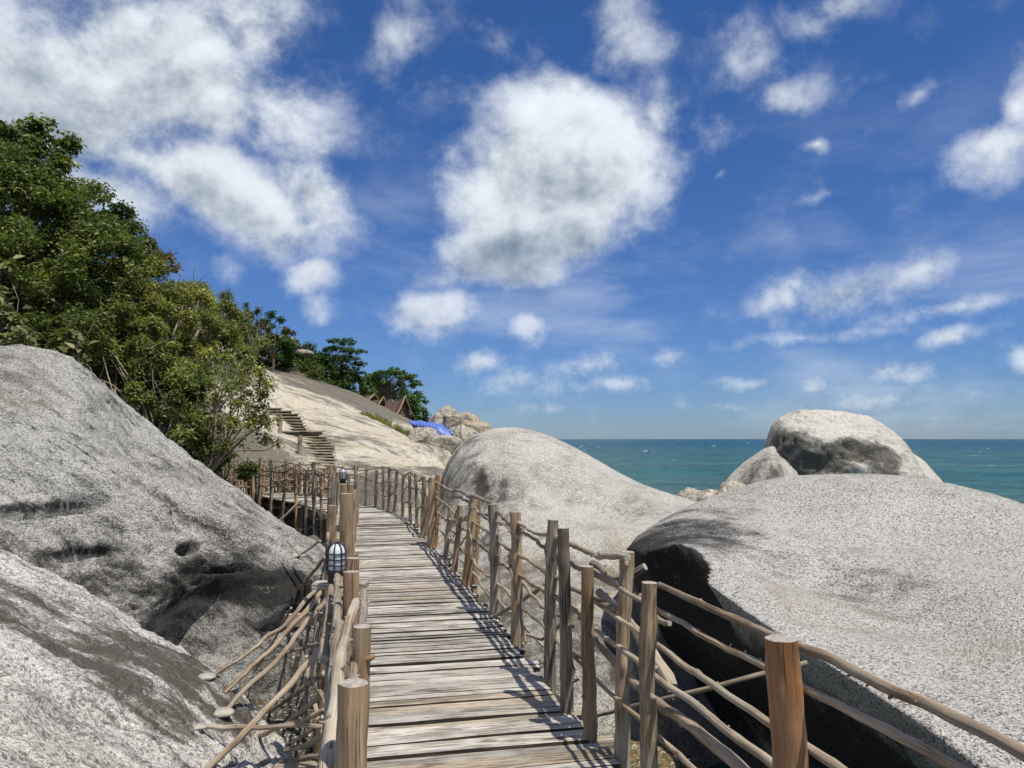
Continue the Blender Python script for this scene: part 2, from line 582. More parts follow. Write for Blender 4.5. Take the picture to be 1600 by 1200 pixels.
def mat_wood(name, c1, c2, dark, scale=1.0, crack=.5, rough=.8, bump=.6, var=.35, orange=0.0, grey=0.0, grey_col=(.30, .28, .25), gdark=.75):
    m, nt, b = material(name)
    gc = nt.attr('gc', 'Vector')
    oi = nt.new('ShaderNodeObjectInfo').outputs['Random']
    off = nt.new('ShaderNodeCombineXYZ')
    nt.put(off.inputs[0], nt.math('MULTIPLY', oi, 37.0))
    nt.put(off.inputs[1], nt.math('MULTIPLY', oi, 11.0))
    nt.put(off.inputs[2], nt.math('MULTIPLY', oi, 53.0))
    v = nt.vmath('ADD', gc, off.outputs[0])
    gv = nt.map(v, sc=(1, 1, .045))
    g1 = nt.noise(gv, 120 * scale, 5, .65, .6)
    g2 = nt.noise(gv, 42 * scale, 6, .68, .9)
    bl = nt.noise(nt.map(v, sc=(1, 1, .35)), 7 * scale, 4, .6)
    col = nt.mix(nt.ss(g2, .36, .64), c1, c2)
    col = nt.mix(nt.ss(g1, .56, .40, 0, gdark), col, dark)
    cr = nt.noise(nt.map(v, sc=(1, 1, .02)), 26 * scale, 2, .5, .3)
    crk = nt.ss(nt.math('ABSOLUTE', nt.math('SUBTRACT', cr, .5)), .020, .004)
    crk = nt.math('MULTIPLY', crk, nt.ss(bl, .45, .6))
    col = nt.mix(nt.math('MULTIPLY', crk, crack), col, (.012, .010, .008))
    col = nt.mix(nt.ss(bl, .46, .70, 0, .6), col, dark)
    pk = nt.voro(nt.map(v, sc=(1, 1, .35)), 9 * scale, 'F1', 'Distance')
    col = nt.mix(nt.ss(pk, .085, .03, 0, .85), col, (.03, .022, .015))
    if grey:
        col = nt.mix(nt.math('MULTIPLY', nt.ss(nt.noise(v, 3.0, 3, .6), .38, .62), grey), col, grey_col)
    if orange:
        col = nt.mix(nt.math('MULTIPLY', nt.ss(nt.noise(nt.map(v, sc=(1, 1, .5)), 5, 3, .5), .36, .56), orange), col, (.36, .14, .035))
    br = nt.math('MULTIPLY_ADD', oi, var, 1.0 - var / 2)
    col = nt.vmath('SCALE', col, br)
    nt.l.new(col, b.inputs['Base Color'])
    b.inputs['Roughness'].default_value = rough
    b.inputs['Specular IOR Level'].default_value = .3
    h = nt.math('ADD', nt.math('MULTIPLY', g1, .6), nt.math('MULTIPLY', g2, 1.0))
    h = nt.math('SUBTRACT', h, nt.math('MULTIPLY', crk, 1.5))
    nt.l.new(nt.bump(h, bump, .006), b.inputs['Normal'])
    return m


def mat_plain(name, col, rough=.7, metallic=0, noise=.15, nscale=20, spec=.4, bump=0.0):
    m, nt, b = material(name)
    oc = nt.new('ShaderNodeTexCoord').outputs['Object']
    n = nt.noise(oc, nscale, 4, .6)
    c = nt.vmath('SCALE', nt.mix(0.0, col, col), nt.ss(n, .3, .7, 1 - noise, 1 + noise))
    nt.l.new(c, b.inputs['Base Color'])
    b.inputs['Roughness'].default_value = rough
    b.inputs['Metallic'].default_value = metallic
    b.inputs['Specular IOR Level'].default_value = spec
    if bump:
        nt.l.new(nt.bump(n, bump, .01), b.inputs['Normal'])
    return m


def mat_leaf(name, c_dark, c_mid, c_yellow, trans=.3):
    m, nt, b = material(name)
    t = nt.attr('tint')
    col = nt.mix(nt.ss(t, 0, .6), c_dark, c_mid)
    col = nt.mix(nt.ss(t, .6, 1.0), col, c_yellow)
    nt.l.new(col, b.inputs['Base Color'])
    b.inputs['Roughness'].default_value = .5
    b.inputs['Specular IOR Level'].default_value = .28
    tr = nt.new('ShaderNodeBsdfTranslucent')
    nt.l.new(nt.vmath('MULTIPLY', col, (1.5, 1.9, .7)), tr.inputs[0])
    mx = nt.new('ShaderNodeMixShader')
    mx.inputs[0].default_value = trans
    nt.l.new(b.outputs[0], mx.inputs[1])
    nt.l.new(tr.outputs[0], mx.inputs[2])
    nt.l.new(mx.outputs[0], nt.n['Material Output'].inputs[0])
    return m


def mat_sea():
    m, nt, b = material('sea_water')
    oc = nt.new('ShaderNodeTexCoord').outputs['Object']
    big = nt.noise(nt.map(oc, sc=(.35, 1, 1)), .030, 5, .6, .3)
    med = nt.noise(nt.map(oc, sc=(.5, 1, 1)), .22, 5, .65)
    sep = nt.new('ShaderNodeSeparateXYZ')
    nt.l.new(oc, sep.inputs[0])
    far = nt.ss(sep.outputs[1], 30, 420)
    near = nt.mix(nt.ss(big, .35, .68), (.010, .092, .090), (.060, .118, .085))
    col = nt.mix(far, near, (.003, .060, .082))
    col = nt.mix(nt.ss(med, .40, .62, 0, .7), col, nt.vmath('SCALE', col, .42))
    chop = nt.noise(nt.map(oc, sc=(.45, 1, 1)), 1.1, 6, .7)
    col = nt.mix(nt.ss(chop, .50, .62, 0, .5), col, nt.vmath('SCALE', col, 1.8))
    # breaking crests, more of them near
    fo = nt.noise(nt.map(oc, sc=(.40, 1.0, 1)), .36, 9, .72, .2)
    thr = nt.ss(fo, .655, .68)
    col = nt.mix(nt.math('MULTIPLY', thr, .9), col, (.75, .80, .80))
    nt.l.new(col, b.inputs['Base Color'])
    b.inputs['Roughness'].default_value = .28
    b.inputs['Specular IOR Level'].default_value = .12
    wv = nt.map(oc, rot=(0, 0, .3), sc=(.55, 1, 1))
    w1 = nt.noise(wv, .55, 6, .65, .4)
    w2 = nt.noise(oc, 3.0, 5, .6, .3)
    h = nt.math('ADD', nt.math('MULTIPLY', w1, 1.0), nt.math('MULTIPLY', w2, .12))
    nt.l.new(nt.bump(h, 1.0, .9), b.inputs['Normal'])
    return m


M = {}
M['granite_left'] = mat_granite('granite_left', light=(.62, .605, .57), dark=(.060, .056, .052), grain=52, streak=(0, rad(-32), 0), darkness=.42,
                                warmth=.15, streak_amt=.95, streak_scale=2.6, streak_len=.14, bump=1.0, coarse=.03)
M['granite_near'] = mat_granite('granite_near', light=(.68, .665, .625), dark=(.10, .085, .07), warm=(.45, .36, .26), grain=46, streak=(0, rad(-27), 0),
                                darkness=.24, streak_amt=1.1, streak_scale=2.8, streak_len=.10, lichen=.1, cracks=.3, bump=1.0, coarse=.022, stain_shade_streak=2.4, stain_shade_col=(.085, .070, .055))
M['granite_mid'] = mat_granite('granite_mid', light=(.60, .58, .53), dark=(.12, .115, .10), grain=64, cracks=.3, streak=(0, rad(60), 0), darkness=.33, warmth=.35,
                               streak_amt=.45, bump=.8, coarse=.02)
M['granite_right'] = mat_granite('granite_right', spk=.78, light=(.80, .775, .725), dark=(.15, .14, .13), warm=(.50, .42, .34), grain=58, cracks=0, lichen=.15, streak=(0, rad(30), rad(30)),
                                 darkness=.17, warmth=.3, streak_amt=.25, bump=1.0, coarse=.03, stain_shade_col=(.012, .011, .010))
M['granite_sea'] = mat_granite('granite_sea', light=(.58, .555, .50), dark=(.10, .095, .085), warm=(.50, .45, .36), grain=22, streak=(0, rad(80), 0), darkness=.18,
                               warmth=.4, streak_amt=.4, bump=.8, coarse=.04, fine=.45, stain_shade_col=(.085, .078, .066))
M['granite_hill'] = mat_granite('granite_hill', light=(.56, .515, .43), dark=(.19, .165, .135), warm=(.50, .40, .25), grain=9, streak=(0, rad(-20), rad(39)),
                                darkness=.30, warmth=.5, streak_amt=1.6, streak_scale=.55, bump=.8, coarse=.08, fine=.45, stain_shade_col=(.135, .118, .095), stain_shade_streak=1.7)
M['granite_far'] = mat_granite('granite_far', light=(.44, .40, .34), dark=(.12, .105, .09), warm=(.42, .34, .25), grain=8, streak=(0, rad(18), rad(-40)), darkness=.38,
                               warmth=.5, streak_amt=.6, streak_scale=.6, bump=.8, coarse=.08, fine=.6)
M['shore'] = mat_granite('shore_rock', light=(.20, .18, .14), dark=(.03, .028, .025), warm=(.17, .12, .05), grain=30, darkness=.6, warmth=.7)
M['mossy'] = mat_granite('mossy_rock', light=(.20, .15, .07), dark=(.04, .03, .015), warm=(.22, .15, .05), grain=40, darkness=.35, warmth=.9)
M['cement'] = mat_plain('cement', (.30, .28, .24), .9, noise=.25, nscale=18, bump=.6)
M['plank'] = mat_wood('weathered_plank', (.58, .53, .455), (.27, .235, .195), (.070, .060, .050), 1.0, .95, .85, 1.0, .5, grey=.55, grey_col=(.52, .495, .46))
M['step'] = mat_wood('step_timber', (.50, .44, .34), (.36, .31, .235), (.14, .10, .07), .5, .5, .85, .6, .3)
M['plank_edge'] = mat_wood('plank_edge', (.085, .068, .05), (.045, .036, .028), (.02, .016, .012), 1.0, .5, .9, .6, .3)  # grimy plank sides, darkened to paint the shade of the gaps
M['plank_new'] = mat_wood('newer_plank', (.52, .44, .33), (.30, .24, .17), (.09, .07, .05), 1.0, .8, .8, .8, .3, grey=.3)
M['post'] = mat_wood('peeled_log', (.40, .29, .18), (.29, .205, .125), (.060, .042, .028), .8, 1.0, .62, .9, .4, orange=.18, grey=.35, grey_col=(.31, .26, .195), gdark=.45)
M['post_orange'] = mat_wood('varnished_log', (.30, .165, .08), (.17, .085, .038), (.035, .020, .012), .6, 1.0, .4, 1.0, .1, gdark=.5, orange=.3, grey=.6, grey_col=(.24, .17, .11))
M['post_grey'] = mat_wood('grey_log', (.38, .31, .225), (.24, .19, .135), (.055, .042, .030), .8, .9, .75, .9, .4, grey=.5, grey_col=(.26, .23, .19))
M['rail'] = mat_wood('branch_wood', (.36, .265, .17), (.20, .14, .09), (.08, .055, .035), 1.0, .8, .7, .8, .4, grey=.5, grey_col=(.36, .31, .25))
M['stick'] = mat_wood('bleached_branch', (.40, .32, .225), (.24, .185, .125), (.11, .08, .055), 1.0, .6, .75, .8, .45, grey=.5, grey_col=(.42, .38, .32))
M['endgrain'] = mat_plain('end_grain', (.30, .27, .24), .9, noise=.35, nscale=60, bump=.4)
M['black'] = mat_plain('black_metal', (.012, .012, .013), .45, noise=.2, spec=.5)
M['glass'] = mat_plain('frosted_glass', (.55, .58, .61), .25, noise=.06, nscale=30, spec=.6)
M['white'] = mat_plain('white_cord', (.75, .75, .75), .5, noise=.05)
M['sea'] = mat_sea()
M['bark'] = mat_wood('bark', (.20, .165, .125), (.12, .095, .07), (.04, .03, .022), .4, .5, .9, .9, .2)


# ------------------------------------------------------------------ rocks
def ico(sub):
    import bmesh
    bm = bmesh.new()
    bmesh.ops.create_icosphere(bm, subdivisions=sub, radius=1)
    V = np.array([v.co[:] for v in bm.verts])
    Fc = np.array([[v.index for v in f.verts] for f in bm.faces])
    bm.free()
    return V, Fc


_ICO = {}


def matern(r, s):
    q = math.sqrt(3) * r / s
    return (1 + q) * np.exp(-q)


def star_rock(name, c, radii, pts, sub=6, sigma=.55, amp=.12, nscale=.8, fine=.02, mat=None, stain_shade=None, warm=None, dents=(), cuts=(), cutk=.03, carves=(), seed=0, grit=0.0, flake=0.0, flake_dir=(1, 1, 1),
              clampz=None, smooth=True, ridgew=0.0):
    """closed boulder: ellipsoid whose radius is pulled through control points, then weathered"""
    if sub not in _ICO:
        _ICO[sub] = ico(sub)
    D, Fc = _ICO[sub]
    c = np.array(c, float)
    R = np.array(radii, float)

    def base(d):
        return 1 / np.sqrt(((d / R) ** 2).sum(1))
    rr = base(D)
    if len(pts):
        p = np.array([tuple(q) for q in pts]) - c
        l = np.linalg.norm(p, axis=1)
        pd = p / l[:, None]
        ratio = np.log(l / base(pd))
        K = matern(np.linalg.norm(pd[:, None] - pd[None], axis=2), sigma) + np.eye(len(pd)) * .002
        w = np.linalg.solve(K, ratio)
        corr = np.zeros(len(D))
        for i in range(len(pd)):
            corr += w[i] * matern(np.linalg.norm(D - pd[i], axis=1), sigma)
        rr = rr * np.exp(np.clip(corr, -2.2, 1.5))
    V = D * rr[:, None]
    W = V + c
    n = amp * fbm(W + seed * 9.1, nscale, 3, .5) + amp * .35 * fbm(W + 40 + seed, nscale * 3.1, 4, .5)
    if ridgew:
        n = n + ridgew * fbm(W * np.array([.6, 1.4, 1.4]) + 80 + seed, nscale * 2.2, 4, .5, True)
    n = n + fine * fbm(W + 11, 7.0, 4, .6)
    if flake:                           # sheets that have peeled off, leaving low sharp ledges
        f_ = fbm(W * np.array(flake_dir) + 33 + seed, .75, 5, .55) * 7
        fl = np.floor(f_)
        n = n + flake * (fl + np.clip((f_ - fl) * 5, 0, 1))
    rr = rr + n
    for (q, nv) in cuts:                # fracture planes: everything beyond them has broken away
        nv = np.array(tuple(nv), float)
        nv /= np.linalg.norm(nv)
        h = (np.array(tuple(q)) - c) @ nv
        dn = D @ nv
        wob = amp * .5 * fbm(D * 2 + seed, 1.5, 4, .55) + fine * fbm(D * 6 + 5, 2, 4, .6)
        rp = np.where(dn > 1e-3, h / np.maximum(dn, 1e-3), 1e3) + wob
        k = cutk
        t = np.clip(.5 + .5 * (rp - rr) / k, 0, 1)
        rr = rp * (1 - t) + rr * t - k * t * (1 - t)
    for (q, rs) in carves:              # hollows with a sharp rim: an ellipsoid taken out
        rs = np.array(rs, float)
        o = (c - np.array(tuple(q))) / rs
        dd = D / rs
        A_, B_, C_ = (dd ** 2).sum(1), (dd * o).sum(1), (o ** 2).sum() - 1
        disc = B_ ** 2 - A_ * C_
        te = np.where((disc > 0) & (B_ < 0), (-B_ - np.sqrt(np.maximum(disc, 0))) / A_, 1e3)
        te = te + amp * .6 * fbm(D * 2 + seed + 3, 2.5, 4, .6)
        k = cutk
        t = np.clip(.5 + .5 * (te - rr) / k, 0, 1)
        rr = te * (1 - t) + rr * t - k * t * (1 - t)
    V = D * rr[:, None]
    if grit:
        V = V + D * (grit * fbm(V, 26.0, 3, .7))[:, None]
    W = V + c
    for (q, rad_, depth) in dents:      # hollows: (world point, radius or (rx,ry,rz), depth)
        q = np.array(tuple(q))
        rs = np.array(rad_ if isinstance(rad_, (tuple, list)) else (rad_,) * 3, float)
        Wn = W + .6 * rs * np.stack([fbm(W + 3, 3.5, 3), fbm(W + 13, 3.5, 3), fbm(W + 23, 3.5, 3)], 1)
        dd = (((Wn - q) / rs) ** 2).sum(1)
        V = V - D * (depth * np.exp(-dd ** 1.6))[:, None]
    W = V + c
    st = np.zeros(len(V))
    for (q, rad_, a) in (stain_shade or ()):
        q = np.array(tuple(q))
        rs = np.array(rad_ if isinstance(rad_, (tuple, list)) else (rad_,) * 3, float)
        dd = np.sqrt((((W - q) / rs) ** 2).sum(1))
        st = np.maximum(st, a * np.clip(1.6 - dd, 0, 1))
    if clampz is not None:              # tide line: dark wet rock below
        st = np.maximum(st, np.clip((clampz - W[:, 2]) * 2.0 + .5, 0, 1))
    wm = np.zeros(len(V))
    for (q, rad_, a) in (warm or ()):
        dd = np.linalg.norm(W - np.array(tuple(q)), axis=1) / rad_
        wm = np.maximum(wm, a * np.clip(1.6 - dd, 0, 1))
    me = fast_mesh(name, V, Fc, mat, smooth, {'stain_shade': st, 'warm': wm})
    return link(name, me, None, Vector(c))


def heightfield(name, x0, x1, y0, y1, step, pts, mat, amp=.1, nscale=.5, c=.0, stain_shade=None, ridgew=0, sig=None, post=None, fine=0.0):
    xs = np.arange(x0, x1 + step / 2, step)
    ys = np.arange(y0, y1 + step / 2, step)
    X, Y = np.meshgrid(xs, ys)
    q = np.stack([X.ravel(), Y.ravel()], 1)
    p = np.array([tuple(a) for a in pts])
    # thin-plate-like (r) kernel with linear tail
    A = p[:, :2]
    n = len(A)
    r = np.linalg.norm(A[:, None] - A[None], axis=2)
    K = np.zeros((n + 3, n + 3))
    K[:n, :n] = -np.sqrt(r * r + c * c) - np.eye(n) * .02
    K[:n, n] = 1
    K[:n, n + 1:] = A
    K[n, :n] = 1
    K[n + 1:, :n] = A.T
    w = np.linalg.solve(K, np.concatenate([p[:, 2], [0, 0, 0]]))
    Z = w[n] + q @ w[n + 1:]
    for i in range(n):
        rr = np.linalg.norm(q - A[i], axis=1)
        Z = Z - w[i] * np.sqrt(rr * rr + c * c)
    W = np.stack([q[:, 0], q[:, 1], Z], 1)
    Z = Z + amp * fbm(W, nscale, 5, .5)
    if ridgew:
        Z = Z + ridgew * fbm(W * np.array([1, .5, 1]), nscale * 2, 4, .5, True)
    if fine:
        Z = Z + fine * fbm(W, 3, 4, .6)
    if post:
        Z = post(q, Z)
    W = np.stack([q[:, 0], q[:, 1], Z], 1)
    st = np.zeros(len(Z))
    for (s, rad_, a) in (stain_shade or ()):
        s = np.array(tuple(s))
        rs = np.array(rad_ if isinstance(rad_, (tuple, list)) else (rad_,) * 3, float)
        st = np.maximum(st, a * np.clip(1.6 - np.sqrt((((W - s) / rs) ** 2).sum(1)), 0, 1))
    nx, ny = len(xs), len(ys)
    idx = np.arange(nx * ny).reshape(ny, nx)
    Fc = np.stack([idx[:-1, :-1], idx[:-1, 1:], idx[1:, 1:], idx[1:, :-1]], -1).reshape(-1, 4)
    me = fast_mesh(name, W, Fc, mat, True, {'stain_shade': st, 'warm': np.zeros(len(Z))})
    ob = link(name, me)

    def sample(x, y):
        j = min(max((x - x0) / step, 0), nx - 1.001)
        i = min(max((y - y0) / step, 0), ny - 1.001)
        a, b_ = int(i), int(j)
        fi, fj = i - a, j - b_
        Zg = Z.reshape(ny, nx)
        return float((Zg[a, b_] * (1 - fj) + Zg[a, b_ + 1] * fj) * (1 - fi) + (Zg[a + 1, b_] * (1 - fj) + Zg[a + 1, b_ + 1] * fj) * fi)
    return ob, sample


# ---- sea: one sheet to the horizon, its near part finely divided
def make_sea():
    ys = np.concatenate([np.arange(-30, 60, 3.0), np.geomspace(60, 40000, 40)])
    xs = np.concatenate([-np.geomspace(40000, 60, 25), np.arange(-54, 60, 6.0), np.geomspace(60, 40000, 25)])
    X, Y = np.meshgrid(xs, ys)
    W = np.stack([X.ravel(), Y.ravel(), np.zeros(X.size) + 0.0], 1)
    nx, ny = len(xs), len(ys)
    idx = np.arange(nx * ny).reshape(ny, nx)
    Fc = np.stack([idx[:-1, :-1], idx[:-1, 1:], idx[1:, 1:], idx[1:, :-1]], -1).reshape(-1, 4)
    o = link('sea', fast_mesh('sea', W, Fc, M['sea'], True), None, (0, 0, SEA))
    tag(o, 'teal green sea with small whitecaps running to the horizon', kind='structure')


make_sea()


def make_waves():
    ds = np.geomspace(11, 1400, 400)
    az = np.radians(np.linspace(-12, 40, 360))
    Dd, Aa = np.meshgrid(ds, az, indexing='ij')
    X, Y = Dd * np.tan(Aa), Dd
    q = np.stack([X.ravel(), Y.ravel(), np.zeros(X.size)], 1)
    h = .16 * fbm(q * np.array([.55, 1, 1]) + 5, .16, 3, .5) + .11 * fbm(q * np.array([.7, 1, 1]), .55, 3, .55, True)
    fade = np.clip((1400 - Y.ravel()) / 600, 0, 1)
    q[:, 2] = .09 + (h + .02) * fade - .09 * (1 - fade) * 0
    ny, nx = Dd.shape
    idx = np.arange(nx * ny).reshape(ny, nx)
    Fc = np.stack([idx[:-1, :-1], idx[:-1, 1:], idx[1:, 1:], idx[1:, :-1]], -1).reshape(-1, 4)
    o = link('sea_surface', fast_mesh('sea_surface', q, Fc, M['sea'], True), None, (0, 0, SEA + .16))
    tag(o, 'choppy waves on the open water', kind='structure')
    r = np.random.RandomState(3)
    mb = MB()
    for _ in range(90):
        d = 60 * math.exp(r.rand() * 2.4)
        a = math.radians(r.uniform(-6, 37))
        x = d * math.tan(a)
        L = r.uniform(.25, .9) * (1 + d / 300)
        hh = r.uniform(.02, .075) * (1 + d / 300)
        n = 7
        vs = []
        for i in range(n):
            u = i / (n - 1)
            e = math.sin(math.pi * u) ** .7
            xx = x + (u - .5) * L
            yy = d + .25 * r.rand()
            z0 = SEA + .30
            vs += [(xx, yy - .35 * e - .05, z0 - .12), (xx, yy, z0 + hh * e * r.uniform(.6, 1.2) - .02), (xx, yy + .5 * e + .05, z0 - .12)]
        fs = []
        for i in range(n - 1):
            b_ = i * 3
            fs += [(b_, b_ + 3, b_ + 4, b_ + 1), (b_ + 1, b_ + 4, b_ + 5, b_ + 2)]
        mb.add(vs, fs, None, 0, True)
    o = mb.build('whitecaps', mat_plain('foam', (.62, .68, .68), .8, noise=.1), None)
    tag(o, 'scattered white breaking crests on the sea', 'whitecaps', kind='stuff')


make_waves()

# ---- shore floor under the walkway
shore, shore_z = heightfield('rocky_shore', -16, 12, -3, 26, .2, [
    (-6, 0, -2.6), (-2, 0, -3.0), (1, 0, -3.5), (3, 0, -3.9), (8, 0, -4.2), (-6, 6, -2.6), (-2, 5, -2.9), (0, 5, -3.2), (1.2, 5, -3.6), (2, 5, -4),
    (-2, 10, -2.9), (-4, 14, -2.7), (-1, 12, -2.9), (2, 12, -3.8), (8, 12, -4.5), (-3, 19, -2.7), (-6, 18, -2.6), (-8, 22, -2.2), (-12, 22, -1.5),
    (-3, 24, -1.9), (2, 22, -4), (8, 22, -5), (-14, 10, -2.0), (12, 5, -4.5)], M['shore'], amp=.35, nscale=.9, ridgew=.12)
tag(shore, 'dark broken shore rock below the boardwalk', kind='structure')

# ---- hillside slab
HP = [P(*a) for a in [
    (520, 738, 26), (470, 742, 25.5), (420, 745, 25.5), (620, 745, 23), (690, 735, 24), (600, 722, 27), (560, 705, 30), (520, 705, 30), (500, 665, 37), (455, 640, 42),
    (420, 610, 47), (400, 585, 52), (385, 566, 57), (500, 630, 44), (470, 612, 48), (540, 655, 40), (600, 685, 36), (660, 700, 33), (640, 718, 28.5),
    (560, 650, 43), (620, 676, 40), (700, 702, 34),
    # crease and darker upper slab
    (470, 606, 51), (500, 620, 49), (560, 645, 46), (620, 674, 43), (420, 578, 57),
    (480, 592, 57), (520, 608, 55), (560, 626, 53), (600, 645, 51), (640, 664, 49), (430, 570, 60), (375, 549, 62), (480, 584, 60), (560, 617, 57), (600, 635, 55), (640, 654, 52), (690, 694, 48),
    # brown slab left of the stairs
    (440, 700, 27.5), (400, 715, 26.5), (350, 700, 25), (300, 665, 20), (400, 670, 30), (350, 650, 30), (250, 640, 18), (440, 675, 33), (360, 620, 38),
    # ground under the trees
    (0, 520, 22), (100, 560, 18), (0, 440, 32), (180, 500, 30), (300, 520, 42), (250, 560, 26), (360, 540, 52), (420, 560, 64), (470, 582, 66), (200, 450, 45), (-200, 400, 30), (-300, 560, 14),
    (540, 625, 66), (620, 660, 62)]] + [Vector(a) for a in [
        (-5, 17, -3.0), (-6.5, 19, -2.8), (-8, 21, -2.6), (-7.8, 23.2, -2.2), (-5.5, 22.5, -2.3), (-4, 20.5, -2.5), (-10, 23.5, -2.1), (-2.2, 30, -3.2), (0, 34, -4.2), (2, 26, -4.6), (3, 40, -4.8), (0, 50, -4.5), (-1.5, 40, -2.6), (-3, 58, -2), (0, 72, -5), (-20, 76, 2), (-45, 76, 14), (-12, 14, -2.2), (-6, 15, -2.8), (-3, 18, -2.8)]]
hill, hill_z = heightfield('hillside', -46, 4, 13, 76, .25, HP, M['granite_hill'], amp=.25, nscale=.25, ridgew=.06, fine=.05,
                           stain_shade=[(P(470, 594, 58), (7, 4, 3), .95), (P(545, 622, 54), (6, 4, 2.6), 1.0), (P(600, 645, 51.5), (5, 3.2, 2.4), 1.0), (P(620, 700, 32), (6, 2.2, .5), .5), (P(520, 660, 38), (1.6, 5, 2), .42), (P(560, 690, 33), (5, 1.2, .5), .45), (P(450, 600, 50), (2, 6, 1.5), .45),
                                  (P(420, 572, 60), (4, 4, 3), .5), (P(630, 735, 24.5), (2.2, 2.0, .8), .65), (P(570, 735, 26), (2, 1.5, .8), .5),
                                  (P(375, 695, 24.5), (2.6, 3.5, 2.0), 1.0), (P(320, 660, 24), (3, 5, 3), 1.0), (P(230, 620, 22), (4, 6, 3), 1.0), (P(100, 500, 30), (6, 9, 5), 1.0), (P(450, 765, 21), (4.5, 3.5, 2), 1.0), (P(370, 760, 19), (4, 4, 2.5), 1.0), (P(560, 775, 21), (2, 2, 1), .5),  # brown rock left of the stairs; gully darkened in place of its shade
                                  (P(290, 520, 40), (3.5, 8, 4), 1.0)])
tag(hill, 'steep pale granite slab hillside streaked with dark runoff', kind='structure')

# ---- the boulders beside the walk
R1 = star_rock('boulder', (-5.2, 9.6, -2.9), (4.6, 3.0, 3.4), [
    P(-160, 600, 9.5), P(0, 556, 10.0), P(45, 547, 10.4), P(92, 546, 10.7), P(150, 588, 11.0), P(190, 632, 11.1), P(228, 660, 11.2), P(285, 700, 11.3), P(335, 730, 11.4), P(385, 770, 11.4),
    P(425, 803, 11.2), P(468, 838, 10.9), P(483, 858, 10.4),
    # lit shelf just under the crest
    P(100, 600, 10.0), P(200, 700, 10.2), P(300, 760, 10.4), P(400, 830, 10.2), P(455, 870, 9.8), P(478, 900, 9.3),
    # ledge lip
    P(0, 700, 8.6), P(120, 740, 8.7), P(215, 800, 8.7), P(300, 845, 8.8), P(370, 880, 8.9), P(420, 905, 8.9), P(470, 935, 8.7),
    # steep face below
    P(60, 860, 8.0), P(160, 900, 8.3), P(260, 950, 8.6), P(350, 960, 8.9), P(420, 980, 8.9), P(455, 1000, 8.7), P(330, 1040, 8.7), P(420, 1080, 8.3), P(460, 1060, 8.2),
    # back
    (-6.5, 13.0, -1.5), (-8.5, 12.5, -.3), (-4.2, 13.0, -2.5), (-3, 12.2, -2.8), (-10, 9, 0)],
    sub=8, sigma=.40, amp=.05, nscale=1.0, fine=.035, mat=M['granite_left'], ridgew=.07, seed=1, grit=.014, flake=.022, flake_dir=(.45, 1, 1.3), cutk=.035, cuts=[(P(400, 1000, 8.30), (.20, -.97, -.10)), (P(157, 584, 11.05), (.5, .75, .614)), (P(60, 545, 10.5), (-.1, .9, .75)), (P(430, 960, 8.6), (.62, -.78, -.06))],
    dents=[(P(118, 784, 8.3), (.2, .9, .05), .16), (P(62, 794, 8.2), (.36, .9, .065), .26), (P(112, 866, 8.0), (.22, .9, .06), .22), (P(86, 882, 7.95), (.14, .9, .05), .14), (P(288, 858, 8.6), (.08, .4, .05), .17), (P(350, 893, 8.7), (.30, .5, .03), .12), (P(410, 915, 8.7), (.24, .5, .03), .12)],
    stain_shade=[(P(400, 925, 8.8), (.9, .6, .22), .85), (P(300, 900, 8.8), (.9, .6, .30), .7), (P(200, 905, 8.4), (.7, .6, .24), .6), (P(60, 792, 8.3), (.45, .6, .06), .9), (P(112, 868, 8.0), (.3, .6, .06), .9), (P(288, 858, 8.6), (.13, .5, .09), .85), (P(390, 905, 8.7), (.6, .5, .10), .95),  # dark patches paint shade under the ledge lip and in cracks, over lichen
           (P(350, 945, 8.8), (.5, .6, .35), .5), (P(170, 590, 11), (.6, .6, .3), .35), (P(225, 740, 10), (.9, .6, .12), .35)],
    warm=[(P(40, 640, 9.6), .6, .5), (P(60, 560, 10), .6, .35)])
tag(R1, 'tall grey granite boulder on the left with dark ledges under its long slanting crest', 'boulder', 'big granite boulders')

R2 = star_rock('boulder', (-3.6, 3.6, -3.4), (3.0, 2.4, 2.2), [
    P(-300, 800, 4.8), P(-120, 830, 5.0), P(0, 868, 5.1), P(60, 897, 5.15), P(130, 930, 5.2), P(190, 973, 5.2), P(250, 1010, 5.2), P(300, 1040, 5.15), P(345, 1065, 5.1), P(390, 1110, 5.0), P(440, 1195, 4.6),
    P(0, 960, 4.3), P(120, 1030, 4.2), P(250, 1080, 4.3), P(340, 1130, 4.4), P(0, 1060, 3.4), P(100, 1120, 3.5), P(220, 1160, 3.7), P(330, 1200, 3.9),
    P(0, 1150, 2.85), P(120, 1200, 2.9), P(-100, 1250, 2.2), P(250, 1350, 2.9), P(-300, 1100, 2.6), P(420, 1330, 3.8),
    (-3.6, 6.0, -2.8), (-2.2, 5.8, -2.9), (-5, 6.2, -2.4), (-3, 1.0, -2.2), (-1.2, 2.2, -3.0)],
    sub=8, sigma=.5, amp=.035, nscale=1.3, fine=.018, mat=M['granite_near'], seed=2, ridgew=.05, grit=.008, flake=.012, flake_dir=(.5, 1.2, 1.6),
    stain_shade=[(P(60, 950, 4.5), (.8, .5, .16), .52), (P(310, 1090, 4.6), (.6, .5, .12), .62), (P(180, 1010, 4.5), (.7, .5, .16), .56), (P(120, 985, 4.5), (.9, .55, .20), .5), (P(20, 940, 4.6), (.7, .45, .2), .5), (P(260, 1050, 4.6), (.6, .5, .14), .75), (P(190, 1040, 4.3), (.6, .5, .12), .7), (P(350, 1110, 4.6), (.45, .4, .15), .75),
           (P(90, 1010, 4.2), (.7, .4, .12), .5), (P(250, 1120, 4.0), (.6, .25, .12), .62)])
tag(R2, 'pale granite slab filling the lower left corner with a brown diagonal streak', 'boulder', 'big granite boulders')

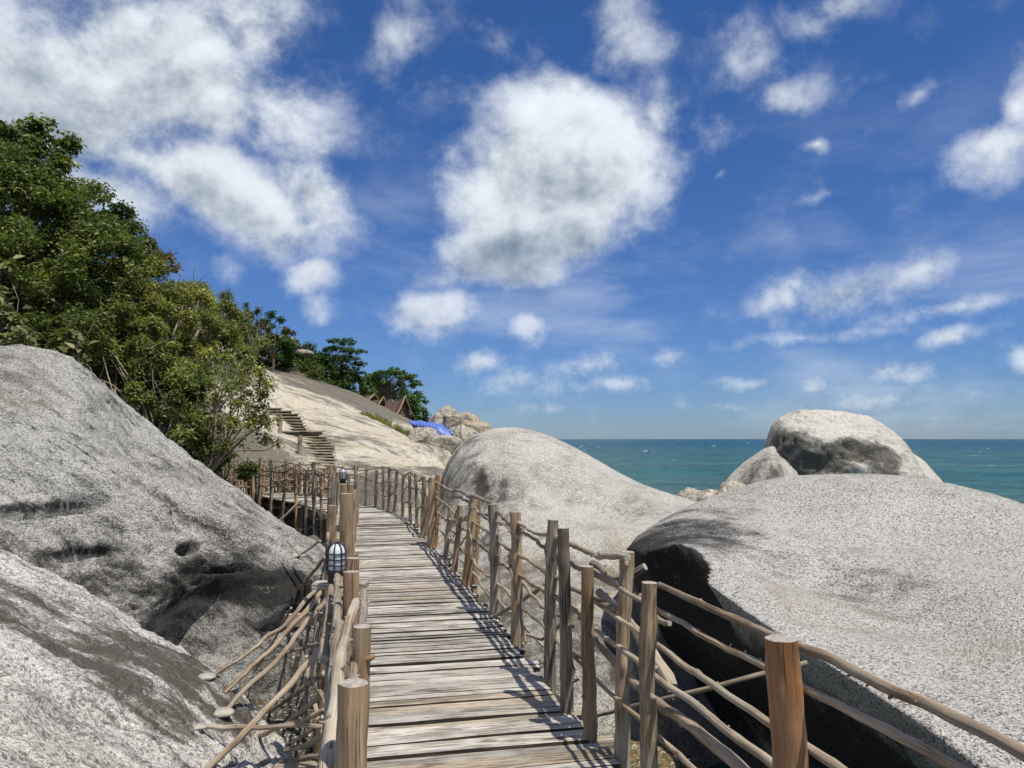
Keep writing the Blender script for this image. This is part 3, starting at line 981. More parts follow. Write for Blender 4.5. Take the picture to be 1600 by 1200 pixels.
R3 = star_rock('boulder', (1.5, 12.2, -3.4), (4.2, 3.6, 3.2), [
    P(686, 775, 14.0), P(690, 745, 14.2), P(702, 720, 14.4), P(722, 694, 14.5), P(758, 673, 14.4), P(800, 668, 14.2), P(845, 677, 14.0), P(900, 702, 13.8), P(955, 733, 13.6), P(1005, 757, 13.4),
    P(1050, 772, 13.2), P(1105, 790, 12.8), P(1150, 815, 12.4),
    P(740, 730, 12.8), P(800, 730, 12.6), P(870, 770, 12.2), P(950, 800, 11.6), P(1030, 820, 11.2), P(710, 790, 12.6), P(760, 800, 11.9), P(830, 830, 11.0), P(900, 850, 10.5), P(970, 860, 10.2),
    P(760, 880, 10.6), P(830, 920, 9.4), P(900, 940, 9.0), P(850, 1000, 8.2), P(920, 1040, 7.9), P(980, 960, 9.4), P(800, 940, 9.2),
    (-.5, 16.5, -1.8), (1.5, 16.5, -1.8), (3.5, 15.5, -2.6), (5.2, 12.5, -3.2)],
    sub=7, sigma=.5, amp=.05, nscale=.9, fine=.014, mat=M['granite_mid'], seed=3, grit=.006, flake=.008,
    dents=[(P(768, 770, 12.3), (.42, .7, .36), .20), (P(975, 795, 11.6), (.42, .7, .12), .17)],
    stain_shade=[(P(712, 760, 13.2), (.75, 1.0, .7), .62), (P(735, 800, 12.2), (.8, .9, .5), .5), (P(740, 705, 13.8), (.25, .6, .4), .5), (P(752, 758, 12.4), (.12, .5, .35), .8), (P(785, 765, 12.2), (.10, .5, .35), .6), (P(830, 930, 9.4), (1.4, 2.0, .55), .55), (P(900, 1010, 8.0), (1.2, 1.5, .5), .6), (P(760, 870, 11), (.9, 1.3, .5), .5)],  # darker left and low flanks paint in shade over weathered rock
    warm=[(P(900, 900, 10), 1.6, .5)])
tag(R3, 'rounded pale boulder right of the boardwalk bend with a ringed hollow low on its flank', 'boulder', 'big granite boulders')

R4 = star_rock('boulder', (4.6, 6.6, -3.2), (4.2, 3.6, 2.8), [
    P(992, 856, 8.2), P(1010, 831, 8.6), P(1060, 804, 9.0), P(1120, 784, 9.2), P(1180, 762, 9.4), P(1245, 746, 9.5), P(1330, 740, 9.5), P(1400, 743, 9.5), P(1470, 753, 9.3), P(1535, 768, 9.1), P(1600, 790, 8.8), (1.3, 9.6, -2.2), (1.1, 8.8, -2.0), (1.9, 10.4, -1.9),
    P(1700, 840, 8.3), P(1900, 950, 7.0),
    P(1010, 872, 7.7), P(1050, 850, 7.5), P(1085, 851, 7.3), P(1112, 866, 7.0), P(1125, 892, 6.6), P(1133, 930, 6.1), P(1155, 962, 5.7), P(1200, 1000, 5.2), P(1255, 1050, 4.7), P(1320, 1085, 4.4), P(1410, 1135, 4.1), P(1540, 1195, 3.8),
    P(1200, 900, 6.9), P(1300, 850, 7.6), P(1400, 900, 6.8), P(1300, 980, 5.8), P(1450, 1050, 4.9), P(1560, 1000, 5.2), P(1600, 900, 6.6), P(1250, 810, 8.4), P(1500, 830, 7.8), P(1600, 1120, 4.2), P(1750, 1250, 3.6),
    (5, 11.0, -2.6), (8.2, 9, -2.6), (2.4, 10.3, -3.0)],
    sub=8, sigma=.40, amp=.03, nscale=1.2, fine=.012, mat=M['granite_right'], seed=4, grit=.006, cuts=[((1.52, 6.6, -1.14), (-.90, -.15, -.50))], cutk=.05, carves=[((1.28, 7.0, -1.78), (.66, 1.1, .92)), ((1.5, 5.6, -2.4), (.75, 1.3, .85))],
    stain_shade=[(P(1060, 960, 8.0), (1.0, 1.2, .95), 1.0), (P(1130, 1060, 7.0), (.8, 1.0, .7), 1.0), (P(1220, 1130, 6.0), (.75, 1.0, .55), 1.0), (P(1350, 1190, 5.0), (.8, .8, .35), .9), (P(1030, 1080, 8.0), (1, 1, 1.0), 1.0), (P(1370, 920, 6.6), (.6, 1.0, .4), .42), (P(1250, 870, 7.5), (.5, .9, .3), .36), (P(1100, 820, 8.6), (.8, 1.0, .3), .42), (P(1500, 800, 8.6), (1.0, 1, .2), .25)],  # near-black patches paint the undercut's deep shade; faint ones are rock tone
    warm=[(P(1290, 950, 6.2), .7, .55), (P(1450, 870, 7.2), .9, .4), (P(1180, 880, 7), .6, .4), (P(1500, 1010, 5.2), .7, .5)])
tag(R4, 'broad coarse grained boulder at the right with a black undercut hollow beside the railing', 'boulder', 'big granite boulders')

from mathutils.bvhtree import BVHTree


def bvh_of(o):
    me = o.data
    n = len(me.vertices)
    co = np.empty(n * 3, np.float32)
    me.vertices.foreach_get('co', co)
    co = co.reshape(-1, 3) + np.array(o.location)
    f = np.empty(len(me.polygons) * 3, np.int32)
    me.polygons.foreach_get('vertices', f)
    return BVHTree.FromPolygons(co.tolist(), f.reshape(-1, 3).tolist())


ROCKS = [bvh_of(o) for o in (R1, R2)]


def on_rock(px, py, d):
    """point of the left boulders seen at a pixel (falls back to distance d)"""
    r = ray(px, py).normalized()
    best = None
    for t in ROCKS:
        h = t.ray_cast(Vector((0, 0, 0)), r)
        if h[0] is not None and (best is None or h[3] < best[1]):
            best = (h[0], h[3])
    return best[0] if best else P(px, py, d)


R5 = star_rock('boulder', (10.15, 24.0, -2.4), (2.25, 2.3, 3.2), [
    P(1196, 742, 22.5), P(1196, 715, 22.6), P(1203, 690, 22.8), P(1212, 665, 23.2), P(1232, 649, 23.8), P(1270, 643, 24.2), P(1310, 647, 24.4), P(1358, 661, 24.4), P(1395, 686, 24.2), P(1412, 705, 24), P(1440, 745, 23.6),
    P(1250, 668, 22.7), P(1320, 672, 22.9), P(1225, 700, 21.7), P(1290, 710, 21.6), P(1350, 705, 22.1), P(1380, 735, 21.9), P(1300, 742, 21.3), P(1220, 745, 21.6), P(1330, 688, 22.2), P(1275, 690, 22.0)],
    sub=7, sigma=.40, amp=.10, nscale=.8, fine=.03, mat=M['granite_sea'], seed=5, ridgew=.10, cuts=[(P(1290, 705, 21.95), (-.26, -.93, -.22)), (P(1203, 690, 23.5), (-1, .05, .22))], cutk=.30,
    dents=[(P(1335, 702, 21.9), (.75, 1.0, .34), .40), (P(1235, 695, 21.9), (.25, .8, .55), .22), (P(1285, 722, 21.7), (.6, .8, .30), .22), (P(1268, 690, 21.9), (.3, .6, .2), .18)],
    stain_shade=[(P(1335, 704, 22.0), (.95, 1.4, .34), 1.0), (P(1275, 725, 21.8), (1.2, 1.4, .42), .85), (P(1222, 700, 22.0), (.55, 1.4, .8), .95), (P(1378, 720, 22.2), (.6, 1.4, .5), .9), (P(1250, 690, 22.0), (.7, 1.2, .5), .7)])  # brown-grey stain, deepened to paint shade into the hollowed front
tag(R5, 'high domed boulder standing in the sea with a dark hollowed front', 'boulder', 'big granite boulders')
R5b = star_rock('boulder', (7.5, 23.2, -2.7), (1.5, 1.4, 2.3), [P(1158, 760, 22.6), P(1167, 738, 22.8), P(1190, 714, 22.9), P(1202, 700, 23.0), P(1214, 740, 22.0), P(1190, 745, 22.0), P(1200, 720, 22.3)],
                sub=6, sigma=.4, amp=.06, nscale=1.2, fine=.03, mat=M['granite_sea'], seed=6, stain_shade=[(P(1190, 735, 22.2), (.9, 1, .9), .6)])
tag(R5b, 'brownish grey rock leaning on the left foot of the domed sea boulder', 'boulder', 'big granite boulders')
R5c = star_rock('boulder', (12.4, 25.0, -2.6), (1.6, 1.6, 2.2), [P(1395, 690, 24.2), P(1415, 700, 24.2), P(1432, 720, 24.1), P(1448, 737, 24), P(1460, 752, 23.8), P(1420, 735, 23.2), P(1400, 715, 23.2)],
                sub=5, sigma=.4, amp=.08, nscale=1.2, fine=.02, mat=M['granite_sea'], seed=7)
tag(R5c, 'thin pale granite flake leaning against the right shoulder of the domed sea boulder', 'boulder', 'big granite boulders')
for i, (px, py, d, a, b, c, lab) in enumerate([
        (1083, 776, 24, .55, .6, .28, 'dark low rock at the water line, leftmost of the small shore rocks'),
        (1120, 783, 23, 1.05, .8, .35, 'flat brown rock at the water line between two smaller ones'),
        (1146, 772, 22.6, .55, .6, .42, 'pale knobbly rock just left of the domed sea boulder')]):
    c0 = P(px, py, d)
    o = star_rock('rock', (c0.x, c0.y, c0.z - c * .6), (a, b, c * 1.5), [], sub=5, amp=.12, nscale=2.0, fine=.03, mat=M['granite_far'], seed=20 + i)
    tag(o, lab, 'rock', 'loose shore rocks')
    # ledge carrying it below the waterline
ledge = star_rock('rock', (7.0, 23.6, -4.2), (3.2, 2.0, 1.45), [], sub=5, amp=.25, nscale=1.2, fine=.05, mat=M['granite_far'], seed=31, clampz=SEA + .1)
tag(ledge, 'low wet ledge of rock at the foot of the domed sea boulder', 'rock')

# small rocks under the walk
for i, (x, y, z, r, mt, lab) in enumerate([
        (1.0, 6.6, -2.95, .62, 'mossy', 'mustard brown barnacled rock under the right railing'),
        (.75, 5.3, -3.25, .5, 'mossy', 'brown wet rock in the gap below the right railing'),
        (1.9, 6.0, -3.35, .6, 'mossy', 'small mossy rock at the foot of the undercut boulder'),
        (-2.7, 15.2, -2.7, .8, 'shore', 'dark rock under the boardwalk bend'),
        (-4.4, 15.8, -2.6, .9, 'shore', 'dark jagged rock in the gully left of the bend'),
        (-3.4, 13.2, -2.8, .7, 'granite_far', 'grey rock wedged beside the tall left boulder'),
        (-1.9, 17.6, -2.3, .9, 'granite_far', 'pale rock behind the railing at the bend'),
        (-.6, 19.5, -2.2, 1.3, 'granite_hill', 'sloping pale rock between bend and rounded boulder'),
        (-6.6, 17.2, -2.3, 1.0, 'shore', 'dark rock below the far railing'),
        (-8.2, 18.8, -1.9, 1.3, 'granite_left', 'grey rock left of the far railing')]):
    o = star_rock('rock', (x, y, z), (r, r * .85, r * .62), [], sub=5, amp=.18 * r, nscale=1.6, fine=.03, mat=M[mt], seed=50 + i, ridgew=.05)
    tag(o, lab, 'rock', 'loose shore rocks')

# ------------------------------------------------------------------ boardwalk
CL = [(1.0, -1.2), (.62, .5), (.38, 1.6), (.075, 3.0), (-.64, 6.3), (-1.23, 9.0), (-2.15, 13.1), (-2.64, 15.2), (-3.35, 17.1), (-4.15, 18.6), (-5.1, 20.1), (-6.5, 22.1), (-8.3, 24.8), (-10.0, 27.4)]


def cr(pts, t):
    n = len(pts) - 1
    i = min(int(t), n - 1)
    u = t - i
    g = lambda k: np.array(pts[min(max(k, 0), n)], float)
    a, b, c, d = g(i - 1), g(i), g(i + 1), g(i + 2)
    return .5 * (2 * b + (c - a) * u + (2 * a - 5 * b + 4 * c - d) * u * u + (3 * b - a - 3 * c + d) * u ** 3)


_cl = np.array([cr(CL, t) for t in np.linspace(0, len(CL) - 1, 900)])
_ds = np.concatenate([[0], np.cumsum(np.linalg.norm(np.diff(_cl, axis=0), axis=1))])
CLEN = _ds[-1]


def cl(s):
    """centre line point, tangent, right normal at arclength s"""
    x = np.interp(s, _ds, _cl[:, 0])
    y = np.interp(s, _ds, _cl[:, 1])
    x2 = np.interp(min(s + .1, CLEN), _ds, _cl[:, 0])
    y2 = np.interp(min(s + .1, CLEN), _ds, _cl[:, 1])
    x1 = np.interp(max(s - .1, 0), _ds, _cl[:, 0])
    y1 = np.interp(max(s - .1, 0), _ds, _cl[:, 1])
    t = Vector((x2 - x1, y2 - y1, 0)).normalized()
    return Vector((x, y, DECK)), t, Vector((t.y, -t.x, 0))


def s_at_y(y):
    return float(np.interp(y, _cl[:, 1], _ds))


def edge(y, side, off=0.0, z=0.0):
    """point on the walk's edge at forward distance y (side +1 right, -1 left)"""
    c, t, n = cl(s_at_y(y))
    # move so that the edge point itself has forward distance y
    s = s_at_y(y)
    for _ in range(4):
        c, t, n = cl(s)
        e = c + n * side * (.61 + off)
        s += (y - e.y) / max(t.y, .3)
    return Vector((e.x, e.y, DECK + z))


walk = thing('wooden_boardwalk', 'raised boardwalk of weathered grey planks curving left between granite boulders', 'boardwalk', (.075, 3.0, DECK))
rnd = random.Random(4)
s = 0.0
k = 0
while s < CLEN - .2:
    w = rnd.choice([.07, .08, .09, .10, .12]) if s < 9 else rnd.choice([.10, .11, .12, .14])
    c, t, n = cl(s + w / 2)
    yaw = rnd.gauss(0, .008)
    gap = rnd.uniform(.008, .018)
    if rnd.random() < .12:
        gap = rnd.uniform(.018, .034)
    zz = rnd.uniform(-.007, .007)
    tilt = rnd.gauss(0, .045)
    ll = .61 + rnd.uniform(-.01, .05)
    lr = .62 + rnd.uniform(-.04, .07)
    if rnd.random() < .08:
        lr += .10
    h = .032
    mb = MB()
    nseg = 6 if c.y < 10 else 3
    vs, gs = [], []
    c2, t2, n2 = cl(s)
    c3, t3, n3 = cl(s + w)
    ph = rnd.uniform(0, 50)
    bw = rnd.uniform(-.006, .006)
    for i in range(nseg + 1):
        u = -ll + (ll + lr) * i / nseg
        for (jj, kk) in ((0, 0), (1, 0), (1, 1), (0, 1)):
            cc, nn = (c2, n2) if jj == 0 else (c3, n3)
            sg = -1 if jj == 0 else 1
            p = cc + nn * u - t * sg * gap / 2 + t * u * yaw
            p = p + t * rnd.uniform(-.0022, .0022)
            z = zz + sg * tilt * w / 2 + (0 if kk else -h) + bw * math.cos(u * 2.5) + (rnd.uniform(-.0015, .0015) if kk else 0)
            vs.append(Vector((p.x, p.y, DECK + z)))
            gs.append((sg * w / 2, kk * h, u + ph))
    fs = [(0, 1, 2, 3), tuple(nseg * 4 + q for q in (3, 2, 1, 0))]
    for i in range(nseg):
        a = i * 4
        for q in range(4):
            fs.append((a + q, a + 4 + q, a + 4 + (q + 1) % 4, a + (q + 1) % 4))
    mb.add(vs, fs, gs, 0)
    mb.mi = [0, 0] + [0 if i % 4 == 2 else 1 for i in range(len(fs) - 2)]
    mb.build('plank', [M['plank_new'] if rnd.random() < .13 else M['plank'], M['plank_edge']], walk)
    s += w
    k += 1
# joists (cross beams) sticking out on the left, and two stringers
jy = [.9, 2.5, 4.2, 6.15, 7.6, 9.7, 11.6, 13.6, 15.6, 17.4]
jl = [.30, .34, .42, .46, .62, .40, .35, .3, .25, .2]
for y, ex in zip(jy, jl):
    c, t, n = cl(s_at_y(y))
    a, b = -.61 - ex, .61 + rnd.uniform(.10, .22)
    mb = MB()
    mb.box(c + n * (a + b) / 2 - Vector((0, 0, .092)), b - a, .055, .11, ax=(n, t, Vector((0, 0, 1))))
    mb.build('joist', M['step'] if y in (4.2, 6.15, 7.6) else M['plank'], walk)
    c, t, n = cl(s_at_y(y + .06))
for off in (-.42, .42):
    mb = MB()
    q = [cl(float(s))[0] + cl(float(s))[2] * off - Vector((0, 0, .26)) for s in np.linspace(.2, CLEN - .3, 40)]
    mb.tube(q, .05, .05, 6, .3, 0, .1, seed=int(off * 100))
    mb.build('stringer', M['post_grey'], walk)
# legs under the deck
for i, y in enumerate([1.2, 2.6, 4.1, 6.0, 7.8, 9.8, 11.7, 13.7, 15.6, 17.0, 18.2, 19.4, 20.7, 22.2, 24.0]):
    for sd in (-1, 1):
        e = edge(y + rnd.uniform(-.1, .1), sd, -.12)
        mb = MB()
        zb = min(shore_z(e.x, e.y), -2.4) - .1
        mb.tube([e - Vector((0, 0, .03)), Vector((e.x + rnd.uniform(-.1, .1), e.y + rnd.uniform(-.1, .1), zb))], .045, .055, 8, .12, .02, .12, 2, seed=300 + i * 2 + sd)
        mb.build('support_post', M['post_grey'], walk)
# raking braces from the left side down to the rocks (traced in place)
BR = [  # (px,py,d) from, to, r0, r1, mat
    ((508, 905, 6.6), (470, 1000, 6.4), (332, 1057, 5.3), .022, .014, 'stick'),
    ((512, 915, 6.0), (440, 1020, 5.7), (350, 1083, 5.15), .024, .017, 'rail'),
    ((520, 925, 5.7), (440, 1035, 5.4), (352, 1112, 4.95), .022, .018, 'rail'),
    ((512, 1005, 4.6), (430, 1100, 4.2), (320, 1205, 3.7), .022, .020, 'rail'),
    ((508, 1052, 4.4), (460, 1085, 4.4), (410, 1120, 4.5), .022, .018, 'rail'),
    ((522, 1136, 3.9), (420, 1135, 4.1), (312, 1134, 4.35), .014, .017, 'stick'),
    ((508, 1110, 4.1), (450, 1130, 4.2), (405, 1150, 4.3), .018, .016, 'post'),
    ((508, 870, 7.6), (490, 895, 7.7), (466, 922, 7.9), .022, .020, 'rail'),
    ((500, 845, 8.6), (480, 862, 8.7), (462, 872, 8.9), .014, .012, 'rail'),
    ((455, 950, 7.0), (425, 1010, 6.4), (395, 1055, 5.6), .014, .010, 'post_grey'),
    ((396, 1055, 5.6), (385, 1075, 5.3), (370, 1100, 5.0), .012, .010, 'post_grey'),
    ((500, 1005, 5.2), (460, 1020, 5.2), (420, 1030, 5.3), .014, .010, 'stick'),
    ((512, 1150, 3.7), (475, 1165, 3.8), (445, 1172, 3.9), .018, .016, 'post_grey'),
    ((490, 1060, 4.6), (500, 1085, 4.4), (515, 1115, 4.2), .016, .014, 'post_grey'),
    ((510, 1080, 4.6), (470, 1110, 4.6), (440, 1135, 4.7), .020, .016, 'post_grey'),
    ((470, 1000, 5.9), (480, 1060, 5.6), (478, 1130, 5.4), .016, .016, 'post_grey'),
    ((492, 1100, 4.3), (498, 1140, 4.3), (512, 1180, 4.2), .015, .015, 'stick'),
    ((455, 1160, 4.4), (485, 1140, 4.3), (505, 1120, 4.2), .014, .014, 'post_grey'),
    ((440, 1190, 4.3), (475, 1185, 4.1), (510, 1180, 4.0), .018, .016, 'post_grey'),
    ((500, 960, 6.0), (492, 1000, 5.8), (488, 1060, 5.6), .022, .022, 'post_grey'),
    ((482, 1040, 5.2), (470, 1090, 5.0), (478, 1150, 4.8), .016, .016, 'post_grey'),
    ((505, 940, 6.4), (485, 960, 6.4), (470, 990, 6.5), .016, .012, 'post_grey'),
    ((448, 845, 8.9), (470, 868, 8.8), (490, 892, 8.6), .010, .008, 'stick'),
    ((470, 880, 8.6), (478, 905, 8.4), (500, 920, 8.2), .009, .008, 'post_grey'),
]
for i, (a, b, c, r0, r1, mt) in enumerate(BR):
    mb = MB()
    A = P(*a)
    E = on_rock(*c) if c[0] < 420 or i == 7 else P(*c)
    dm = A.y * .5 + E.y * .5
    mid = (A + E) / 2 + (P(b[0], b[1], dm) - (A + E) / 2) * .25
    mb.tube([A, mid, E], r0 * .82, r1 * .8, 8, .05, .035, .12, 5, seed=500 + i, stubs=4, cap_mi=1)
    mb.build('brace', [M[mt], M['endgrain']], walk)
for i in range(26):      # tangle of short struts between left edge and gully
    y = rnd.uniform(3.2, 8.5)
    e = edge(y, -1, rnd.uniform(-.1, .25), rnd.uniform(-.9, -.15))
    a = Vector((rnd.uniform(-.5, .3), rnd.uniform(-.6, .6), rnd.uniform(-.7, .5)))
    mb = MB()
    q3 = [e - a * .7, e, e + a * .7]
    for q_ in q3:
        q_.z = min(q_.z, DECK - .20)
    mb.tube(q3, rnd.uniform(.010, .022), .012, 7, .07, .03, .12, 3, seed=700 + i, stubs=2)
    mb.build('brace', M[rnd.choice(['post_grey', 'post_grey', 'rail', 'stick'])], walk)

# cement feet where braces meet the rock
for (px, py, d, r, lab) in [(322, 1058, 5.25, .055, 'rounded cement pad on the slab at the foot of the uppermost pair of poles'),
                            (343, 1113, 4.95, .065, 'cement pad on the slab at the foot of the lower slanting pole'),
                            (309, 1136, 4.4, .040, 'small white cement pad at the end of the level pole'),
                            (462, 868, 8.8, .10, 'flat cement pad on the tall boulder below the lamp')]:
    c = on_rock(px, py, d)
    o = star_rock('cement_footing', c, (r * 1.2, r * .9, r * .30), [], sub=4, amp=.030, nscale=7, fine=.012, mat=M['cement'])
    tag(o, lab, 'cement footing', 'cement pads under the braces')


# ------------------------------------------------------------------ railings of peeled branches
def post(parent, base, top, r, seed, mt='post', knots=4, stubs=1, below=.35, sides=12):
    base, top = Vector(base), Vector(top)
    d = (top - base).normalized()
    mb = MB()
    mid = (base + top) / 2 + Vector((random.Random(seed).uniform(-.012, .012), random.Random(seed + 1).uniform(-.012, .012), 0))
    mb.tube([base - d * below, mid, top], r * 1.08, r * .95, sides, .04, .012, .12, knots + 2, seed=seed, stubs=stubs, cap_mi=1)
    return mb.build('post', [M[mt], M['endgrain']], parent)


def rail(parent, pts, r0, r1, seed, mt='rail', knots=8, stubs=7, wob=.03, seg=.05, sides=9):
    mb = MB()
    mb.tube(pts, r0, r1, sides, seg, wob, .10, knots, seed=seed, stubs=stubs, cap_mi=1)
    return mb.build('rail', [M[mt], M['endgrain']], parent)


RR = thing('branch_railing', 'rough branch railing along the right edge of the boardwalk, nearest post thick and orange brown', 'railing', edge(4, 1))
# right posts: px_top, py_top, d, extra outward offset, width_px, px lean at base, material
RP = [(1221, 997, 2.37, 52, 1223, 'post_orange'), (1014, 910, 3.42, 25, 1011, 'rail'), (980, 862, 4.05, 23, 970, 'rail'), (918, 885, 4.25, 20, 920, 'post'),
      (880, 825, 4.68, 19, 884, 'post_grey'), (864, 812, 5.22, 18, 858, 'post_grey'), (805, 800, 6.30, 17, 806, 'post'), (770, 788, 7.15, 16, 774, 'post_grey'),
      (740, 774, 8.55, 14, 730, 'post'), (748, 775, 8.7, 9, 742, 'post'), (719, 790, 9.4, 9, 710, 'post'), (704, 786, 10.4, 7, 697, 'post_grey'),
      (675, 746, 11.6, 11, 675, 'post'), (684, 742, 11.8, 8, 681, 'post_orange'), (669, 775, 12.6, 6, 660, 'post')]
for i, (px, py, d, wpx, pb, mt) in enumerate(RP):
    top = P(px, py, d)
    bz = DECK
    b = top.copy()
    b.z = DECK
    b.x = (pb - 800) / F * d * 1.0
    r = wpx / 2 / F * d
    post(RR, b, top, r, 900 + i * 3, mt, knots=5 if i < 8 else 2, stubs=2 if i else 1, below=.55 if i in (1, 2, 0) else .22, sides=22 if i == 0 else 14)
rail_h = [.955, .85, .68, .53, .28]
rn = random.Random(12)
segs = [(1.0, 2.45), (2.3, 3.5), (3.35, 4.75), (4.15, 6.4), (6.2, 8.7), (8.5, 11.8)]
for li, h in enumerate(rail_h):
    # near stretch passes camera right; each branch spans a bay or two
    spans = {0: [(.9, 3.5), (3.9, 6.4), (6.2, 8.7), (8.5, 11.9)], 1: [(.9, 4.3), (4.0, 6.4), (6.2, 8.7), (8.5, 11.9)], 2: [(1.2, 4.4), (4.1, 7.2), (7.0, 9.6), (9.3, 11.9)],
             3: [(1.4, 4.7), (4.4, 7.2), (7.0, 9.6), (9.4, 11.9)], 4: [(2.0, 4.8), (4.5, 6.4), (6.2, 9.5), (9.3, 11.8)]}[li]
    for (a, b) in spans:
        off = .065 if li != 1 else .05
        ya = np.linspace(a, b, 5)
        dz = [rn.uniform(-.03, .03) for _ in ya] if a > 3.8 else [rn.uniform(-.006, .006) for _ in ya]
        if a > 3.8:
            sl = rn.uniform(-.05, .05)
            dz = [q + sl * (k / 4 - .5) * 2 for k, q in enumerate(dz)]
        pts = [edge(float(y), 1, off + rn.uniform(-.012, .012), h + q) for y, q in zip(ya, dz)]
        r = [.0145, .0115, .013, .015, .0115][li] * (1.1 if a > 3.8 else 1.0)
        rail(RR, pts, r * 1.2, r * .9, 1000 + li * 20 + int(a * 3), 'rail' if rn.random() < .7 else 'stick', knots=12, stubs=12, wob=.016 if a < 3.8 else .032)
# thick split pole, bleached diagonal and stubs seen between the near posts
rail(RR, [P(935, 925, 4.35), P(1010, 1005, 3.95), P(1050, 1075, 3.75)], .024, .030, 1101, 'stick', stubs=3)
rail(RR, [P(1000, 930, 3.9), P(1025, 968, 3.8), P(1046, 974, 3.7)], .012, .013, 1102, 'rail', stubs=0)
rail(RR, [P(925, 880, 4.5), P(965, 905, 4.2), P(1008, 885, 4.1)], .020, .020, 1103, 'post_grey', stubs=6)
rail(RR, [P(925, 1120, 5.2), P(1080, 1082, 4.6), P(1262, 1036, 4.4)], .013, .015, 1104, 'stick', knots=10, stubs=6, wob=.01)
rail(RR, [P(770, 965, 6.9), P(820, 935, 6.5), P(856, 912, 6.2)], .016, .020, 1105, 'stick', stubs=2)
rail(RR, [P(760, 920, 7.4), P(810, 970, 6.6), P(850, 1010, 6.2)], .012, .012, 1106, 'stick', stubs=3)
rail(RR, [P(812, 905, 6.4), P(850, 950, 5.7), P(878, 965, 5.2)], .014, .012, 1107, 'rail', stubs=5)
rail(RR, [P(700, 860, 10.4), P(735, 890, 8.8), P(770, 940, 7.3)], .014, .012, 1108, 'stick', stubs=3)
rail(RR, [P(700, 880, 10.2), P(720, 850, 9.4), P(735, 828, 8.9)], .012, .010, 1109, 'stick', stubs=2)
rail(RR, [P(815, 990, 6.3), P(850, 998, 6.0), P(880, 972, 5.6)], .013, .012, 1110, 'rail', stubs=2)
rail(RR, [P(930, 1000, 4.4), P(1000, 1075, 3.9), P(1100, 1150, 3.0), P(1190, 1230, 2.6)], .020, .024, 1111, 'rail', stubs=2, wob=.01)
for i in range(18):      # woven twigs filling the bays further on
    y = rn.uniform(5.2, 12)
    a = edge(y, 1, rn.uniform(.0, .08), rn.uniform(.1, .9))
    b = edge(min(y + rn.uniform(.4, 1.3), 12), 1, rn.uniform(.0, .08), rn.uniform(.1, .9))
    rail(RR, [a, (a + b) / 2 + Vector((0, 0, rn.uniform(-.06, .06))), b], rn.uniform(.008, .013), .008, 1200 + i, rn.choice(['rail', 'stick', 'post_grey']), knots=4, stubs=5, wob=.05)

# far right-hand railing round the bend
RF = thing('branch_railing', 'thin dark branch railing on the outer side of the far bend', 'railing', edge(15, 1))
ysf = [12.9, 13.6, 14.5, 15.4, 16.2, 16.9, 17.4, 17.8, 18.3, 18.9, 19.5, 20.3, 21.1, 22.0, 23.0, 24.2, 25.5, 26.6]
hf = []
for i, y in enumerate(ysf):
    e = edge(y, 1, .05)
    h = rn.uniform(.86, 1.0)
    post(RF, e, e + Vector((rn.uniform(-.05, .05), rn.uniform(-.05, .05), h)), rn.uniform(.028, .042), 1300 + i, 'post_grey', 2, 0, .5, 8)
for h in (.88, .62, .36):
    for a, b in ((12.4, 15.6), (15.2, 17.5), (17.2, 19.8), (19.4, 22.4), (22, 26.6)):
        pts = [edge(float(y), 1, .07, h + rn.uniform(-.07, .07)) for y in np.linspace(a, b, 6)]
        rail(RF, pts, .017, .014, 1350 + int(a * 10 + h * 100), 'post_grey', 4, 4, .04, .1, 7)

# left railing
LR = thing('branch_railing', 'branch railing along the left edge with stout sawn posts seen end on', 'railing', edge(4, -1))
LP = [(552, 1067, 1.74, 47, 554, 'post', .0), (566, 978, 2.30, 29, 564, 'post', .0), (549, 893, 3.25, 26, 546, 'post', 0), (552, 872, 3.6, 22, 552, 'post', 0), (541, 771, 4.75, 23, 544, 'post', 0), (519, 790, 5.9, 15, 513, 'post', 0),
      (537, 757, 7.0, 11, 540, 'post', 0), (548, 757, 7.9, 9, 549, 'post', 0), (522, 745, 9.0, 9, 524, 'post_grey', 0), (553, 765, 9.6, 8, 552, 'post', 0), (530, 742, 10.6, 8, 530, 'post_grey', 0),
      (556, 742, 12.2, 6, 556, 'post_grey', 0), (545, 740, 13.6, 6, 545, 'post_grey', 0), (560, 741, 14.8, 5, 560, 'post_grey', 0)]
for i, (px, py, d, wpx, pb, mt, _) in enumerate(LP):
    top = P(px, py, d)
    b = Vector(((pb - 800) / F * d, d, DECK))
    post(LR, b, top, wpx / 2 / F * d, 1400 + i * 3, mt, 5 if i < 5 else 2, 2 if i < 6 else 0, .75, 18 if i < 3 else 10)
